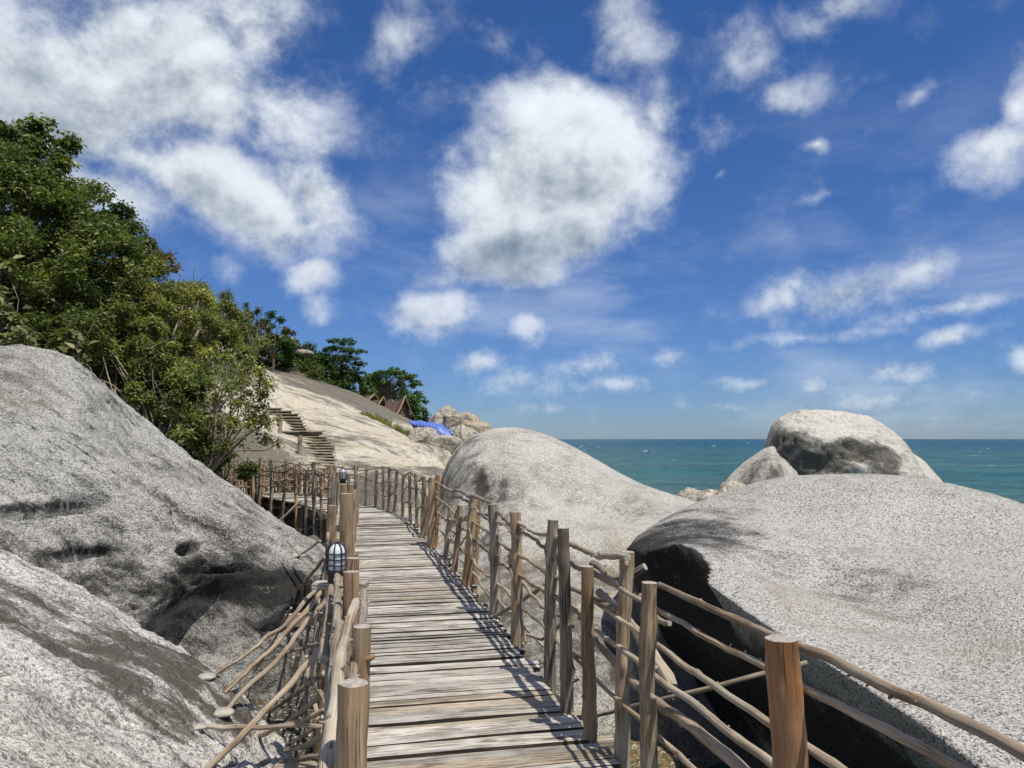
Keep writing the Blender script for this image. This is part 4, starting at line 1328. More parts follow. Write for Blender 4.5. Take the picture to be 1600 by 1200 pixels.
lrails = [  # traced branches lying along the left side
    ([(508, 1210, 1.75), (524, 1100, 1.95), (536, 1010, 2.35), (556, 940, 2.9)], .017, .016, 'stick'),
    ([(500, 1240, 1.9), (517, 1120, 2.1), (524, 1020, 2.5), (531, 975, 2.9)], .015, .017, 'stick'),
    ([(559, 1090, 2.0), (553, 1040, 2.3), (566, 970, 2.7), (568, 925, 3.1)], .015, .015, 'stick'),
    ([(522, 1005, 2.9), (532, 935, 3.7), (536, 905, 4.2)], .018, .018, 'rail'),
    ([(526, 975, 3.0), (527, 930, 3.5), (527, 900, 4.0)], .017, .016, 'stick'),
    ([(505, 1030, 3.2), (512, 970, 3.6), (520, 900, 4.6)], .022, .014, 'stick'),
    ([(527, 845, 4.6), (528, 815, 5.0), (531, 785, 5.6)], .014, .012, 'stick'),
    ([(520, 930, 4.4), (516, 860, 5.2), (512, 830, 6.0)], .018, .014, 'rail'),
    ([(514, 1090, 2.8), (520, 1040, 3.0), (528, 985, 3.3)], .018, .018, 'post_grey'),
    ([(512, 1160, 2.8), (516, 1090, 3.0), (515, 1010, 3.4)], .022, .020, 'post_grey'),
]
for i, (pp, r0, r1, mt) in enumerate(lrails):
    rail(LR, [P(*p) for p in pp], r0, r1, 1500 + i, mt, 7, 8, .012)
for h in (.92, .62, .33):
    for a, b in ((4.6, 8.2), (7.8, 11.5), (11.2, 15.0)):
        pts = [edge(float(y), -1, .10 + rn.uniform(-.02, .02), h + rn.uniform(-.06, .06)) for y in np.linspace(a, b, 6)]
        rail(LR, pts, .018, .014, 1550 + int(a * 10 + h * 100), 'rail', 6, 6, .04, .08, 8)
# shelf board under the lamp and squared ends
mb = MB()
mb.box(P(532, 914, 4.45), .30, .12, .03)
mb.build('shelf', M['plank'], LR)

# far left-hand railing (the near side of the far stretch), posts running down into the gully
LF = thing('branch_railing', 'crooked branch railing on the near side of the far stretch over the dark gully', 'railing', edge(18, -1))
for i, y in enumerate([15.6, 16.3, 16.9, 17.5, 18.0, 18.6, 19.3, 20.1, 20.9, 21.8, 22.8, 23.9, 25.2, 26.4]):
    e = edge(y, -1, .06)
    post(LF, e, e + Vector((rn.uniform(-.07, .07), rn.uniform(-.05, .05), rn.uniform(.85, 1.08))), rn.uniform(.03, .05), 1600 + i, 'post_grey' if i % 3 else 'post', 2, 1, .9, 8)
for h in (.90, .76, .5, .3):
    for a, b in ((15.2, 17.8), (17.4, 20.2), (19.8, 23.0), (22.6, 26.6)):
        pts = [edge(float(y), -1, .08, h + rn.uniform(-.09, .09)) for y in np.linspace(a, b, 6)]
        rail(LF, pts, .020, .014, 1650 + int(a * 10 + h * 100), 'rail' if rn.random() < .5 else 'post_grey', 4, 4, .06, .1, 7)
rail(LF, [P(437, 813, 18.5), P(455, 797, 18.5), P(470, 782, 18.6)], .03, .03, 1699, 'post_grey', 2, 0, .02, .1, 7)

# second enclosure further left: thin stockade of upright branches
ST = thing('stockade', 'row of thin upright branches closing off the landing below the stairs', 'fence', P(400, 765, 23))
for i in range(44):
    u = i / 43
    px = 362 + u * 160
    d = 21.5 + 3.0 * u + rn.uniform(-.3, .3)
    top = P(px + rn.uniform(-3, 3), 724 + 8 * u + rn.uniform(-4, 6), d)
    b = P(px + rn.uniform(-2, 2), 775, d)
    post(ST, b, top, rn.uniform(.02, .045), 1800 + i, rn.choice(['post', 'post_grey', 'post_orange', 'rail']), 1, 0, .5, 7)
for (y0, y1) in ((735, 740), (748, 752), (760, 762)):
    pts = [P(362 + 160 * u, y0 + (y1 - y0) * u + rn.uniform(-3, 3), 21.3 + 3.0 * u) for u in np.linspace(0, 1, 7)]
    rail(ST, pts, .022, .018, 1890 + y0, 'rail', 6, 5, .05, .12, 7)

# landing deck left of the far stretch
LD = thing('landing_deck', 'small plank landing beyond the gully below the stairs', 'deck', P(415, 765, 24))
for i in range(14):
    y = 22.4 + i * .16
    mb = MB()
    mb.box((-8.3 - .02 * i, y, DECK + .05 + rn.uniform(-.006, .006)), 2.6, .145, .04, rn.uniform(-.01, .01))
    mb.build('plank', M['plank'], LD)
for px in (385, 405, 422, 440, 458, 478, 500):
    mb = MB()
    a = P(px, 772, 22.0)
    mb.tube([a, a - Vector((0, 0, 1.5))], .05, .06, 8, .2, .03, .12, 1, seed=px)
    mb.build('leg', M['stick'], LD)

# ------------------------------------------------------------------ stairs up the slab
SW = thing('log_staircase', 'long flight of rough timber steps climbing the pale slab', 'stairs', P(505, 737, 26))
sl = [(737, 489, 527, 26.0), (711, 474, 520, 29.5), (687, 458, 499, 33.5), (664, 430, 466, 38.0), (639, 410, 432, 43.0)]
NST = 23


def place_on_hill(px, py, d):
    """where the sight line through a pixel meets the slab, searched around distance d"""
    last = None
    for q in np.arange(d - 9, d + 9, .1):
        p = P(px, py, float(q))
        g = p.z - hill_z(p.x, p.y)
        if g < .03:
            return p
        last = p
    return P(px, py, d)


for i in range(NST):
    u = i / (NST - 1) * (len(sl) - 1)
    k = min(int(u), len(sl) - 2)
    f = u - k
    y, xa, xb, d = [sl[k][q] * (1 - f) + sl[k + 1][q] * f for q in range(4)]
    a, b = P(xa + rn.uniform(-1, 1), y, d), P(xb + rn.uniform(-1, 1), y, d)
    if i in (6, 14):
        a = P(xa - 12, y, d)
    mid = (a + b) / 2
    a = place_on_hill(xa if i not in (6, 14) else xa - 12, y, d)
    b = place_on_hill(xb, y, d)
    b.z = a.z = max(a.z, b.z) + .02
    mid = (a + b) / 2
    L = (b - a).length
    mb = MB()
    mb.box((mid.x, mid.y + .17, mid.z - .01), L * .93, .42, .045, rn.uniform(-.03, .03))
    mb.box((mid.x, mid.y + .03, mid.z - .11), L * .88, .06, .13, rn.uniform(-.03, .03), 1)
    mb.build('step', [M['step'], M['plank_edge']], SW)
    if i in (6, 14):
        mb = MB()
        mb.tube([a + Vector((.15, .1, -.3)), a + Vector((.15, .1, .62))], .085, .08, 8, .1, .01, .1, 1, seed=i)
        mb.build('post', M['post_grey'], SW)

# ------------------------------------------------------------------ lamps
def lamp(x, y, z, sc, label, cable=True):
    t = thing('bulkhead_lamp', label, 'lamp', (x, y, z), 'lamps on the left railing')
    # base
    def lathe(name, prof, mat, sides=16, par=t):
        V = [(math.cos(a) * r * sc, math.sin(a) * r * sc, h * sc) for (r, h) in prof for a in np.linspace(0, 2 * math.pi, sides, endpoint=False)]
        n = len(prof)
        Fs = [(k * sides + j, k * sides + (j + 1) % sides, (k + 1) * sides + (j + 1) % sides, (k + 1) * sides + j) for k in range(n - 1) for j in range(sides)]
        mb = MB()
        mb.add(V, Fs, None, 0, True)
        mb.add(V[-sides:], [tuple(range(sides))], None, 0)
        return mb.build(name, mat, par, (0, 0, 0))
    base = lathe('base', [(.046, 0), (.050, .01), (.050, .045), (.056, .05), (.058, .07), (.055, .078)], M['black'])
    lathe('glass_shade', [(.050, .072), (.052, .10), (.052, .165), (.049, .19), (.040, .21), (.022, .224), (.002, .228)], M['glass'])
    mb = MB()
    for h in (.105, .138, .171):
        pts = [Vector((math.cos(a) * .057, math.sin(a) * .057, h)) * sc for a in np.linspace(0, 2 * math.pi, 13)]
        mb.tube(pts, .0040 * sc, None, 6, .012 * sc, 0, 0)
    for k in range(4):
        a = k * math.pi / 4
        pr = [(.058, .07), (.058, .12), (.057, .17), (.053, .197), (.040, .219), (.018, .232), (0, .235)]
        pts = [Vector((math.cos(a) * r, math.sin(a) * r, h)) * sc for r, h in pr] + [Vector((-math.cos(a) * r, -math.sin(a) * r, h)) * sc for r, h in pr[-2::-1]]
        mb.tube(pts, .0042 * sc, None, 6, .015 * sc, 0, 0)
    mb.build('cage', M['black'], t, (0, 0, 0))
    if cable:
        mb = MB()
        for k, (dx, dz) in enumerate([(.05, -.06), (.075, -.075), (.03, -.045)]):
            mb.tube([Vector((.02, -.05, .02)), Vector((.035 + dx * .3, -.065, .03 - k * .012)), Vector((.03 + dx * .5, -.07, -.03)), Vector((.04 + dx, -.07, dz))], .0028, None, 6, .012, 0, 0)
        mb.build('cord', M['white'], t, (0, 0, 0))
    return t


L1 = P(525, 910, 4.35)
lamp(L1.x, L1.y, L1.z, .94, 'black caged lamp with frosted glass standing on the near left railing')
L2 = P(536, 752, 7.6)
lamp(L2.x, L2.y, L2.z - .02, .62, 'small far lamp on a post top at the end of the left railing', False)

# ------------------------------------------------------------------ vegetation
M['leaf_dark'] = mat_leaf('leaf_dark', (.036, .050, .016), (.108, .128, .036), (.29, .29, .09))
M['leaf_olive'] = mat_leaf('leaf_olive', (.050, .060, .019), (.155, .160, .046), (.38, .35, .12))
M['leaf_fresh'] = mat_leaf('leaf_fresh', (.020, .045, .012), (.050, .100, .024), (.12, .18, .04))
M['leaf_pale'] = mat_leaf('leaf_pale', (.05, .065, .025), (.14, .15, .06), (.34, .30, .17), .2)
M['leaf_grey'] = mat_leaf('leaf_grey', (.03, .045, .022), (.075, .095, .045), (.15, .15, .07))
M['leaf_dry'] = mat_leaf('leaf_dry', (.06, .045, .02), (.12, .09, .035), (.22, .17, .07))
M['twig'] = mat_wood('pale_twig', (.30, .26, .20), (.20, .17, .13), (.07, .055, .04), .6, .3, .9, .5, .3)


def leaves(C, R, n, size, seed, squash=.8, up=.5, aspect=.5, tbase=.4, shell=.5):
    """n leaf blades spread through clump balls: returns verts, quads, tint"""
    r = np.random.RandomState(seed)
    C = np.asarray(C, float)
    R = np.asarray(R, float)
    wts = R ** 2
    idx = r.choice(len(C), n, p=wts / wts.sum())
    d = r.normal(size=(n, 3))
    d /= np.linalg.norm(d, axis=1)[:, None]
    rr = R[idx] * (shell + (1.12 - shell) * r.rand(n) ** .7) * (1 + .25 * r.normal(size=n))
    d2 = d.copy()
    d2[:, 2] *= squash
    pos = C[idx] + d2 * rr[:, None]
    # blade frame
    nrm = d * .6 + r.normal(size=(n, 3)) * .7
    nrm[:, 2] = np.abs(nrm[:, 2]) + up
    nrm /= np.linalg.norm(nrm, axis=1)[:, None]
    ax = np.cross(nrm, r.normal(size=(n, 3)))
    ax /= np.linalg.norm(ax, axis=1)[:, None]
    bx = np.cross(nrm, ax)
    s = size * (.6 + .8 * r.rand(n))[:, None]
    droop = nrm * s * -.12
    base = pos
    tip = pos + ax * s + droop * 1.6
    mid = pos + ax * s * .45 + nrm * s * .06
    left = mid + bx * s * aspect * .5
    right = mid - bx * s * aspect * .5
    V = np.stack([base, left, tip, right], 1).reshape(-1, 3)
    Q = np.arange(n * 4).reshape(n, 4)
    ct = r.normal(size=len(C)) * .13
    t = np.clip(tbase + ct[idx] + r.normal(size=n) * .17, 0, 1)
    return V, Q, np.repeat(t, 4)


def clumps(blobs, dens, rc, seed, fill=.35):
    """blobs: (px,py,rx_px,ry_px,d,depth_m) -> clump centres near the blob surface (outer skin) with some inside"""
    r = random.Random(seed)
    C, R = [], []
    for (px, py, rx, ry, d, dep) in blobs:
        c = P(px, py, d)
        a, b = rx / F * d, ry / F * d
        vol = max(1, int(dens * (a * b + a * dep + b * dep) / (rc * rc * 3)))
        for _ in range(vol):
            v = Vector((r.gauss(0, 1), r.gauss(0, 1), r.gauss(0, 1))).normalized()
            q = 1.0 if r.random() > fill else r.random() ** .5
            q *= r.uniform(.78, 1.04)
            C.append((c.x + v.x * a * q, c.y + v.y * dep * q, c.z + v.z * b * q))
            R.append(rc * r.uniform(.6, 1.35))
    return C, R


def tree(name, label, cat, base, blobs, leafsize, nleaf, mat, seed, rc=.35, dens=1.0, trunk_r=.1, tb=.4, squash=.8, aspect=.5, group='trees and shrubs on the hillside',
         limbs=30, shell=.45, up=.5, bark='bark', fill=.35, twigs=0):
    base = Vector(base)
    t = thing(name, label, cat, base, group)
    C, R = clumps(blobs, dens, rc, seed, fill)
    V, Q, T = leaves(C, R, nleaf, leafsize, seed, squash, up, aspect, tb, shell)
    link('crown', fast_mesh('crown', V, Q, M[mat], False, {'tint': T}), t)
    r = random.Random(seed + 5)
    cen = sum((Vector(c) for c in C), Vector()) / len(C)
    mb = MB()
    fork = base.lerp(cen, .35) + Vector((r.uniform(-.2, .2), r.uniform(-.2, .2), 0))
    mb.tube([base - Vector((0, 0, .3)), base.lerp(fork, .5) + Vector((r.uniform(-.15, .15), 0, 0)), fork], trunk_r * 1.2, trunk_r * .8, 8, .15, .06, .1, 2, seed=seed, flare=.6)
    mb.build('trunk', M[bark], t)
    mb = MB()
    for i in range(min(limbs, len(C))):
        c = Vector(C[r.randrange(len(C))])
        L = (c - fork).length
        m1 = fork.lerp(c, .4) + Vector((r.uniform(-.2, .2), r.uniform(-.2, .2), r.uniform(-.12, .2))) * L
        m2 = fork.lerp(c, .75) + Vector((r.uniform(-.06, .06), r.uniform(-.06, .06), r.uniform(-.02, .1))) * L
        mb.tube([fork, m1, m2, c], trunk_r * r.uniform(.3, .55), trunk_r * .07, 5, max(.12, L / 14), .05 * L / 3, .05, 0, seed=seed + i)
    for i in range(twigs):
        c = Vector(C[r.randrange(len(C))])
        v = Vector((r.gauss(0, 1), r.gauss(0, .7), r.gauss(.2, .8))).normalized() * rc * r.uniform(1.5, 3.2)
        mb.tube([c, c + v * .5 + Vector((0, 0, r.uniform(-.1, .1))), c + v], trunk_r * .10, trunk_r * .04, 4, .12, .03, .05, 0, seed=seed + 900 + i)
    mb.build('branch', M['twig' if twigs else bark], t)
    return t


def gz(px, py, d):
    p = P(px, py, d)
    p.z = hill_z(p.x, p.y) - .1
    return p


tree('broadleaf_tree', 'tall dark green tree at the far left, largest crown in the picture', 'tree', gz(40, 560, 17),
     [(20, 420, 130, 170, 17.5, 2.6), (60, 330, 90, 90, 17.5, 2.0), (-60, 330, 130, 150, 18, 2.6), (110, 400, 90, 90, 17, 1.9), (120, 340, 55, 55, 17.5, 1.2), (20, 255, 60, 45, 17.5, 1.0), (165, 420, 50, 70, 17.5, 1.2),
      (80, 500, 120, 70, 16.5, 1.6), (150, 310, 22, 18, 17.5, .4), (190, 360, 25, 30, 17.8, .5)],
     .090, 105000, 'leaf_dark', 101, rc=.27, dens=1.35, trunk_r=.16, tb=.42, limbs=60, twigs=70)
# open sprigs on its top
tree('broadleaf_tree', 'sparse leafy sprigs standing above the tall dark tree at the left', 'tree', gz(30, 560, 17.3),
     [(40, 205, 34, 14, 17.3, .3), (88, 208, 34, 18, 17.3, .3), (62, 190, 30, 10, 17.3, .3), (105, 230, 26, 14, 17.3, .3), (65, 235, 50, 22, 17.3, .5), (10, 215, 30, 20, 17.3, .3), (100, 255, 24, 10, 17.2, .2)],
     .13, 1900, 'leaf_dark', 102, rc=.15, dens=1.1, trunk_r=.06, tb=.4, limbs=40, shell=.2, fill=.8)
tree('broadleaf_shrub', 'pale large leaved shrub with dry twigs at the left edge above the boulder crest', 'shrub', gz(5, 560, 12),
     [(5, 505, 48, 60, 12.5, .7), (-30, 450, 50, 60, 12.5, .7), (60, 535, 40, 24, 12.5, .5), (110, 545, 40, 18, 12.6, .4)],
     .17, 2600, 'leaf_pale', 103, rc=.22, dens=1.2, trunk_r=.05, tb=.5, limbs=30, aspect=.42, twigs=40, shell=.2)
tree('broadleaf_tree', 'olive yellow bushy tree in the middle of the thicket between dark tree and slab', 'tree', gz(270, 600, 19),
     [(235, 495, 85, 75, 19.5, 1.9), (205, 440, 55, 45, 19.8, 1.2), (290, 520, 46, 42, 20, 1.4), (262, 468, 50, 28, 21, 1.2), (190, 520, 60, 55, 18.8, 1.3)],
     .082, 58000, 'leaf_olive', 104, rc=.24, dens=1.2, trunk_r=.12, tb=.60, limbs=60, twigs=120)
tree('broadleaf_tree', 'dark leafy tree filling the hollow behind the crest of the tall boulder', 'tree', gz(230, 640, 16),
     [(230, 590, 75, 62, 17, 1.4), (170, 560, 60, 40, 16.5, 1.2), (262, 625, 44, 58, 17, 1.2), (292, 590, 34, 40, 17.5, 1.1), (150, 500, 60, 50, 17, 1.1), (300, 680, 40, 35, 16.3, .6)],
     .085, 34000, 'leaf_dark', 105, rc=.22, dens=1.1, trunk_r=.09, tb=.52, limbs=36, twigs=70)
tree('broadleaf_tree', 'spreading pale branched tree with sparse leaves hanging over the foot of the stairs slab', 'tree', gz(290, 640, 16.5),
     [(370, 620, 48, 22, 17, .6), (400, 600, 30, 20, 17, .5), (350, 660, 50, 24, 16.8, .6), (400, 655, 40, 14, 17, .4), (385, 570, 36, 26, 17.5, .6), (430, 692, 26, 10, 17, .3), (330, 700, 30, 20, 16.5, .4), (395, 545, 24, 16, 18, .4)],
     .088, 4600, 'leaf_olive', 106, rc=.17, dens=1.1, trunk_r=.075, tb=.55, limbs=30, twigs=90, shell=.2, bark='twig')
tree('broadleaf_tree', 'grey green open tree peeping out behind the dark tree below its upper slope', 'tree', gz(210, 500, 26),
     [(215, 385, 32, 28, 26, 1.0), (190, 350, 24, 22, 26, .8), (228, 410, 22, 16, 26, .6)],
     .15, 5200, 'leaf_grey', 107, rc=.26, dens=1.0, trunk_r=.09, tb=.4, limbs=30, twigs=30)
tree('bare_tree', 'half bare tree with reddish leaf tips against the sky right of the grey green one', 'tree', gz(255, 500, 25),
     [(250, 402, 24, 8, 25, .4), (275, 410, 18, 10, 25, .3), (262, 425, 22, 10, 25, .3)],
     .12, 480, 'leaf_dry', 108, rc=.16, dens=.9, trunk_r=.06, tb=.5, limbs=26, twigs=30, bark='twig', shell=.1)
tree('broadleaf_tree', 'rounded yellow green tree on the skyline left of the bare twigs', 'tree', gz(320, 540, 41),
     [(300, 470, 36, 26, 40, 1.4), (335, 485, 34, 28, 42, 1.4), (290, 500, 50, 36, 38, 1.6), (365, 505, 26, 20, 44, 1.2), (330, 520, 44, 22, 41, 1.4)],
     .14, 22000, 'leaf_olive', 109, rc=.34, dens=1.2, trunk_r=.12, tb=.45, limbs=40, twigs=40)
tree('bare_tree', 'thin leafless looking tree on the skyline above the orange roofed shelter', 'tree', gz(398, 545, 50),
     [(392, 492, 18, 18, 50, .8), (410, 508, 16, 12, 50, .6)],
     .16, 700, 'leaf_grey', 110, rc=.22, dens=.8, trunk_r=.09, tb=.35, limbs=34, twigs=60, bark='twig', shell=.1)
tree('conifer_tree', 'dark spiky tree standing on the skyline just right of the thin bare one', 'tree', gz(425, 550, 54),
     [(424, 500, 14, 14, 54, .7), (430, 520, 20, 12, 54, .8), (418, 512, 12, 12, 54, .5)],
     .20, 1500, 'leaf_fresh', 111, rc=.24, dens=.9, trunk_r=.10, tb=.15, limbs=20, shell=.2)
tree('broadleaf_shrub', 'reddish tipped shrub on the skyline beside the boulders above the slab', 'shrub', gz(455, 560, 60),
     [(455, 522, 14, 9, 60, .7), (450, 538, 20, 12, 59, .9)],
     .18, 1400, 'leaf_dry', 112, rc=.28, dens=1.0, trunk_r=.08, tb=.4, limbs=16, twigs=16)
tree('hill_shrub', 'wide dark green shrub bank right of the orange roofed shelter', 'shrub', gz(410, 560, 56),
     [(400, 535, 34, 26, 57, 2.0), (430, 550, 34, 22, 57, 2.0), (380, 520, 26, 22, 56, 1.6)],
     .22, 9000, 'leaf_fresh', 113, rc=.5, dens=1.1, trunk_r=.10, tb=.35, limbs=16)
tree('hill_shrub', 'dark green shrub bank along the crest of the upper slab, left of the layered tree', 'shrub', gz(480, 585, 60),
     [(470, 568, 30, 20, 61, 2.0), (500, 578, 28, 22, 61, 2.0), (490, 556, 20, 14, 62, 1.4)],
     .22, 9000, 'leaf_fresh', 114, rc=.45, dens=1.1, trunk_r=.10, tb=.30, limbs=16)
# layered tree: flat tiers
tree('layered_tree', 'dark tree with flat layered tiers of foliage standing on the slab crest', 'tree', gz(540, 612, 60),
     [(535, 534, 22, 5, 60, 1.2), (522, 545, 20, 5, 60, 1.1), (552, 548, 22, 5, 60, 1.2), (532, 560, 34, 7, 60, 1.6), (560, 568, 16, 5, 60, 1.0), (520, 575, 28, 8, 60, 1.4), (548, 582, 26, 8, 60, 1.6), (510, 565, 12, 5, 60, .8),
      (530, 597, 40, 14, 60, 1.8), (500, 590, 26, 14, 60, 1.4)],
     .17, 11000, 'leaf_fresh', 115, rc=.17, dens=1.3, trunk_r=.12, tb=.42, limbs=70, squash=.45, fill=.8)
tree('umbrella_tree', 'umbrella shaped tree leaning right over the tiled roofs with its fine limbs showing', 'tree', gz(598, 640, 58),
     [(612, 582, 26, 7, 58, 1.4), (638, 590, 18, 6, 58, 1.0), (590, 590, 18, 7, 58, 1.2), (648, 600, 12, 6, 58, .8), (655, 618, 8, 8, 58, .6), (662, 628, 7, 3, 58, .4), (600, 600, 14, 5, 58, .8), (625, 600, 12, 4, 58, .6)],
     .16, 5200, 'leaf_fresh', 116, rc=.16, dens=1.5, trunk_r=.12, tb=.58, limbs=70, squash=.5, fill=.8)
tree('hill_shrub', 'green tree mass directly behind the tiled roofs', 'shrub', gz(600, 640, 61),
     [(580, 612, 26, 16, 62, 1.8), (612, 622, 26, 16, 62, 1.8), (560, 605, 24, 16, 62, 1.8)],
     .21, 9000, 'leaf_fresh', 117, rc=.42, dens=1.1, trunk_r=.10, tb=.48, limbs=14)
tree('hill_shrub', 'small green tree at the right end of the tiled roofs above the blue tarpaulin', 'shrub', gz(650, 665, 56),
     [(645, 634, 15, 12, 57, 1.2), (655, 648, 14, 12, 57, 1.2), (640, 620, 12, 8, 57, 1.0)],
     .20, 4200, 'leaf_fresh', 118, rc=.34, dens=1.1, trunk_r=.08, tb=.52, limbs=14)
tree('low_shrub', 'dark scrub creeping over the rock beside the far railing posts', 'shrub', gz(345, 735, 20),
     [(330, 720, 34, 22, 19.5, .7), (365, 735, 26, 12, 20, .5), (300, 700, 30, 20, 18.5, .6)],
     .10, 6000, 'leaf_dark', 119, rc=.2, dens=1.0, trunk_r=.04, tb=.35, limbs=24, twigs=50)
# general undergrowth over the hill behind the trees
r = np.random.RandomState(5)
ug_C, ug_R = [], []
for (px0, px1, d0, d1, n) in [(-250, 60, 20, 30, 190), (0, 240, 20, 44, 230), (200, 420, 34, 58, 170), (330, 500, 52, 66, 150), (120, 330, 18, 26, 110)]:
    for _ in range(n):
        px = r.uniform(px0, px1)
        d = r.uniform(d0, d1)
        x = (px - 800) / F * d
        z = hill_z(x, d)
        # keep off the bare slab
        sx = 800 + x / d * F
        if sx > 385 and d < 57:
            continue
        ug_C.append((x, d, z + r.uniform(.1, .9)))
        ug_R.append(r.uniform(.5, 1.0))
V, Q, T = leaves(ug_C, ug_R, 62000, .20, 77, .8, .5, .5, .38, .3)
ug = link('undergrowth', fast_mesh('undergrowth', V, Q, M['leaf_dark'], False, {'tint': T}))
tag(ug, 'dense green undergrowth covering the hill behind the trees', 'undergrowth', kind='stuff')
# dry grass tuft field on the slab
C, R = clumps([(600, 668, 26, 7, 44.5, 1.6), (632, 680, 22, 6, 42.5, 1.4), (575, 662, 14, 4, 46, 1.0)], 2.0, .22, 5, .9)
C = [(c[0], c[1], hill_z(c[0], c[1]) + .08) for c in C]
V, Q, T = leaves(C, R, 5000, .16, 78, .6, .1, .16, .55, .1)
g = link('dry_grass', fast_mesh('dry_grass', V, Q, M['leaf_olive'], False, {'tint': T}))
tag(g, 'patch of olive grass growing in the crease of the slab', 'grass', kind='stuff')

# ------------------------------------------------------------------ huts on the crest
M['tile'] = mat_plain('roof_tile', (.10, .066, .052), .8, noise=.3, nscale=6)
M['tile_dark'] = mat_plain('roof_tile_dark', (.11, .075, .06), .85, noise=.3, nscale=6)
M['barge'] = mat_plain('barge_board', (.34, .23, .14), .7, noise=.15)
M['gable'] = mat_plain('gable_board', (.15, .085, .055), .8, noise=.25)
M['hut_wall'] = mat_plain('hut_wall', (.09, .055, .04), .85)


def hut(label, pl, pr, pe_l, pe_r, d, dep, wallh, mat='tile'):
    """roof ridge from pl to pr (pixels), eaves dropping to pe (pixels) on the camera side; gable at the right end"""
    a, b = P(*pl, d + .8), P(*pr, d)
    drop = P(*pr, d).z - P(*pe_r, d).z
    t = thing('hut', label, 'hut', ((a.x + b.x) / 2, (a.y + b.y) / 2, b.z - drop - wallh), 'tiled huts behind the slab')
    u = (b - a)
    u.z = 0
    Lr = u.length
    u.normalize()
    n = Vector((u.y, -u.x, 0))      # towards the camera
    z = Vector((0, 0, 1))
    half = dep

    def slope(sd, name):
        mb = MB()
        ns = max(6, int(Lr / .28))
        for i in range(ns):         # ribs of pantiles running down the slope
            for k in range(4):
                f0, f1 = k / 4, (k + 1) / 4 + .02
                p0 = a + u * (Lr * i / ns)
                w = Lr / ns
                q = []
                for (ff, zz) in ((f0, .05), (f1, .02)):
                    flare = .10 * math.sin(math.pi * ff) * drop
                    c = p0 + n * sd * half * ff - z * (drop * ff + flare)
                    q.append((c + z * zz, c + u * w * .5 + z * (zz + .06), c + u * w + z * zz))
                mb.add([*q[0], *q[1]], [(0, 1, 4, 3), (1, 2, 5, 4)], None, 0)
        mb.build(name, M[mat], t)
    slope(1, 'roof')
    slope(-1, 'roof')
    # gable of lapped boards
    mb = MB()
    N = 7
    for i in range(N):
        f0, f1 = i / N, (i + 1) / N - .012
        pts = []
        for f in (f0, f1):
            c = b - u * .25 - z * (drop * f)
            pts += [c - n * half * f * .92, c + n * half * f * .92]
        o = u * (.03 * (i % 2))
        mb.add([pts[0] + o, pts[1] + o, pts[3] + o, pts[2] + o, pts[0] - u * .05, pts[1] - u * .05, pts[3] - u * .05, pts[2] - u * .05], [(0, 1, 2, 3), (7, 6, 5, 4), (3, 2, 6, 7), (1, 0, 4, 5)], None, 0)
    gb = mb.build('gable', M['gable'], t)
    for sd in (-1, 1):
        mb = MB()
        p0 = b + u * .08 + z * .18
        p1 = b + u * .08 + n * sd * half * .55 - z * (drop * .60)
        p2 = b + u * .08 + n * sd * half * 1.06 - z * (drop * 1.02)
        mb.tube([p0, (p0 + p1) / 2 - z * .05, p1, p2], .055, .05, 4, .3, 0, 0)
        mb.build('bargeboard', M['barge'], gb)
    mb = MB()
    c = (a + b) / 2 - z * (drop + wallh / 2)
    mb.box(c, Lr - .6, half * 1.7, wallh, ax=(u, n, z))
    mb.build('wall', M['hut_wall'], t)
    return t


hut('tiled hut with steep gable at the right, fully visible beside the trees', (604, 628), (632, 622), (604, 650), (647, 655), 55, 1.25, 1.2)
hut('tiled hut half hidden by the slab, its gable peak between the other two roofs', (583, 627), (598, 624), (583, 650), (606, 647), 56.5, 1.2, 1.0)
hut('low brown roof at the left end of the huts behind the slab', (564, 619), (584, 619), (560, 628), (588, 630), 60, 1.2, 1.5, 'tile_dark')

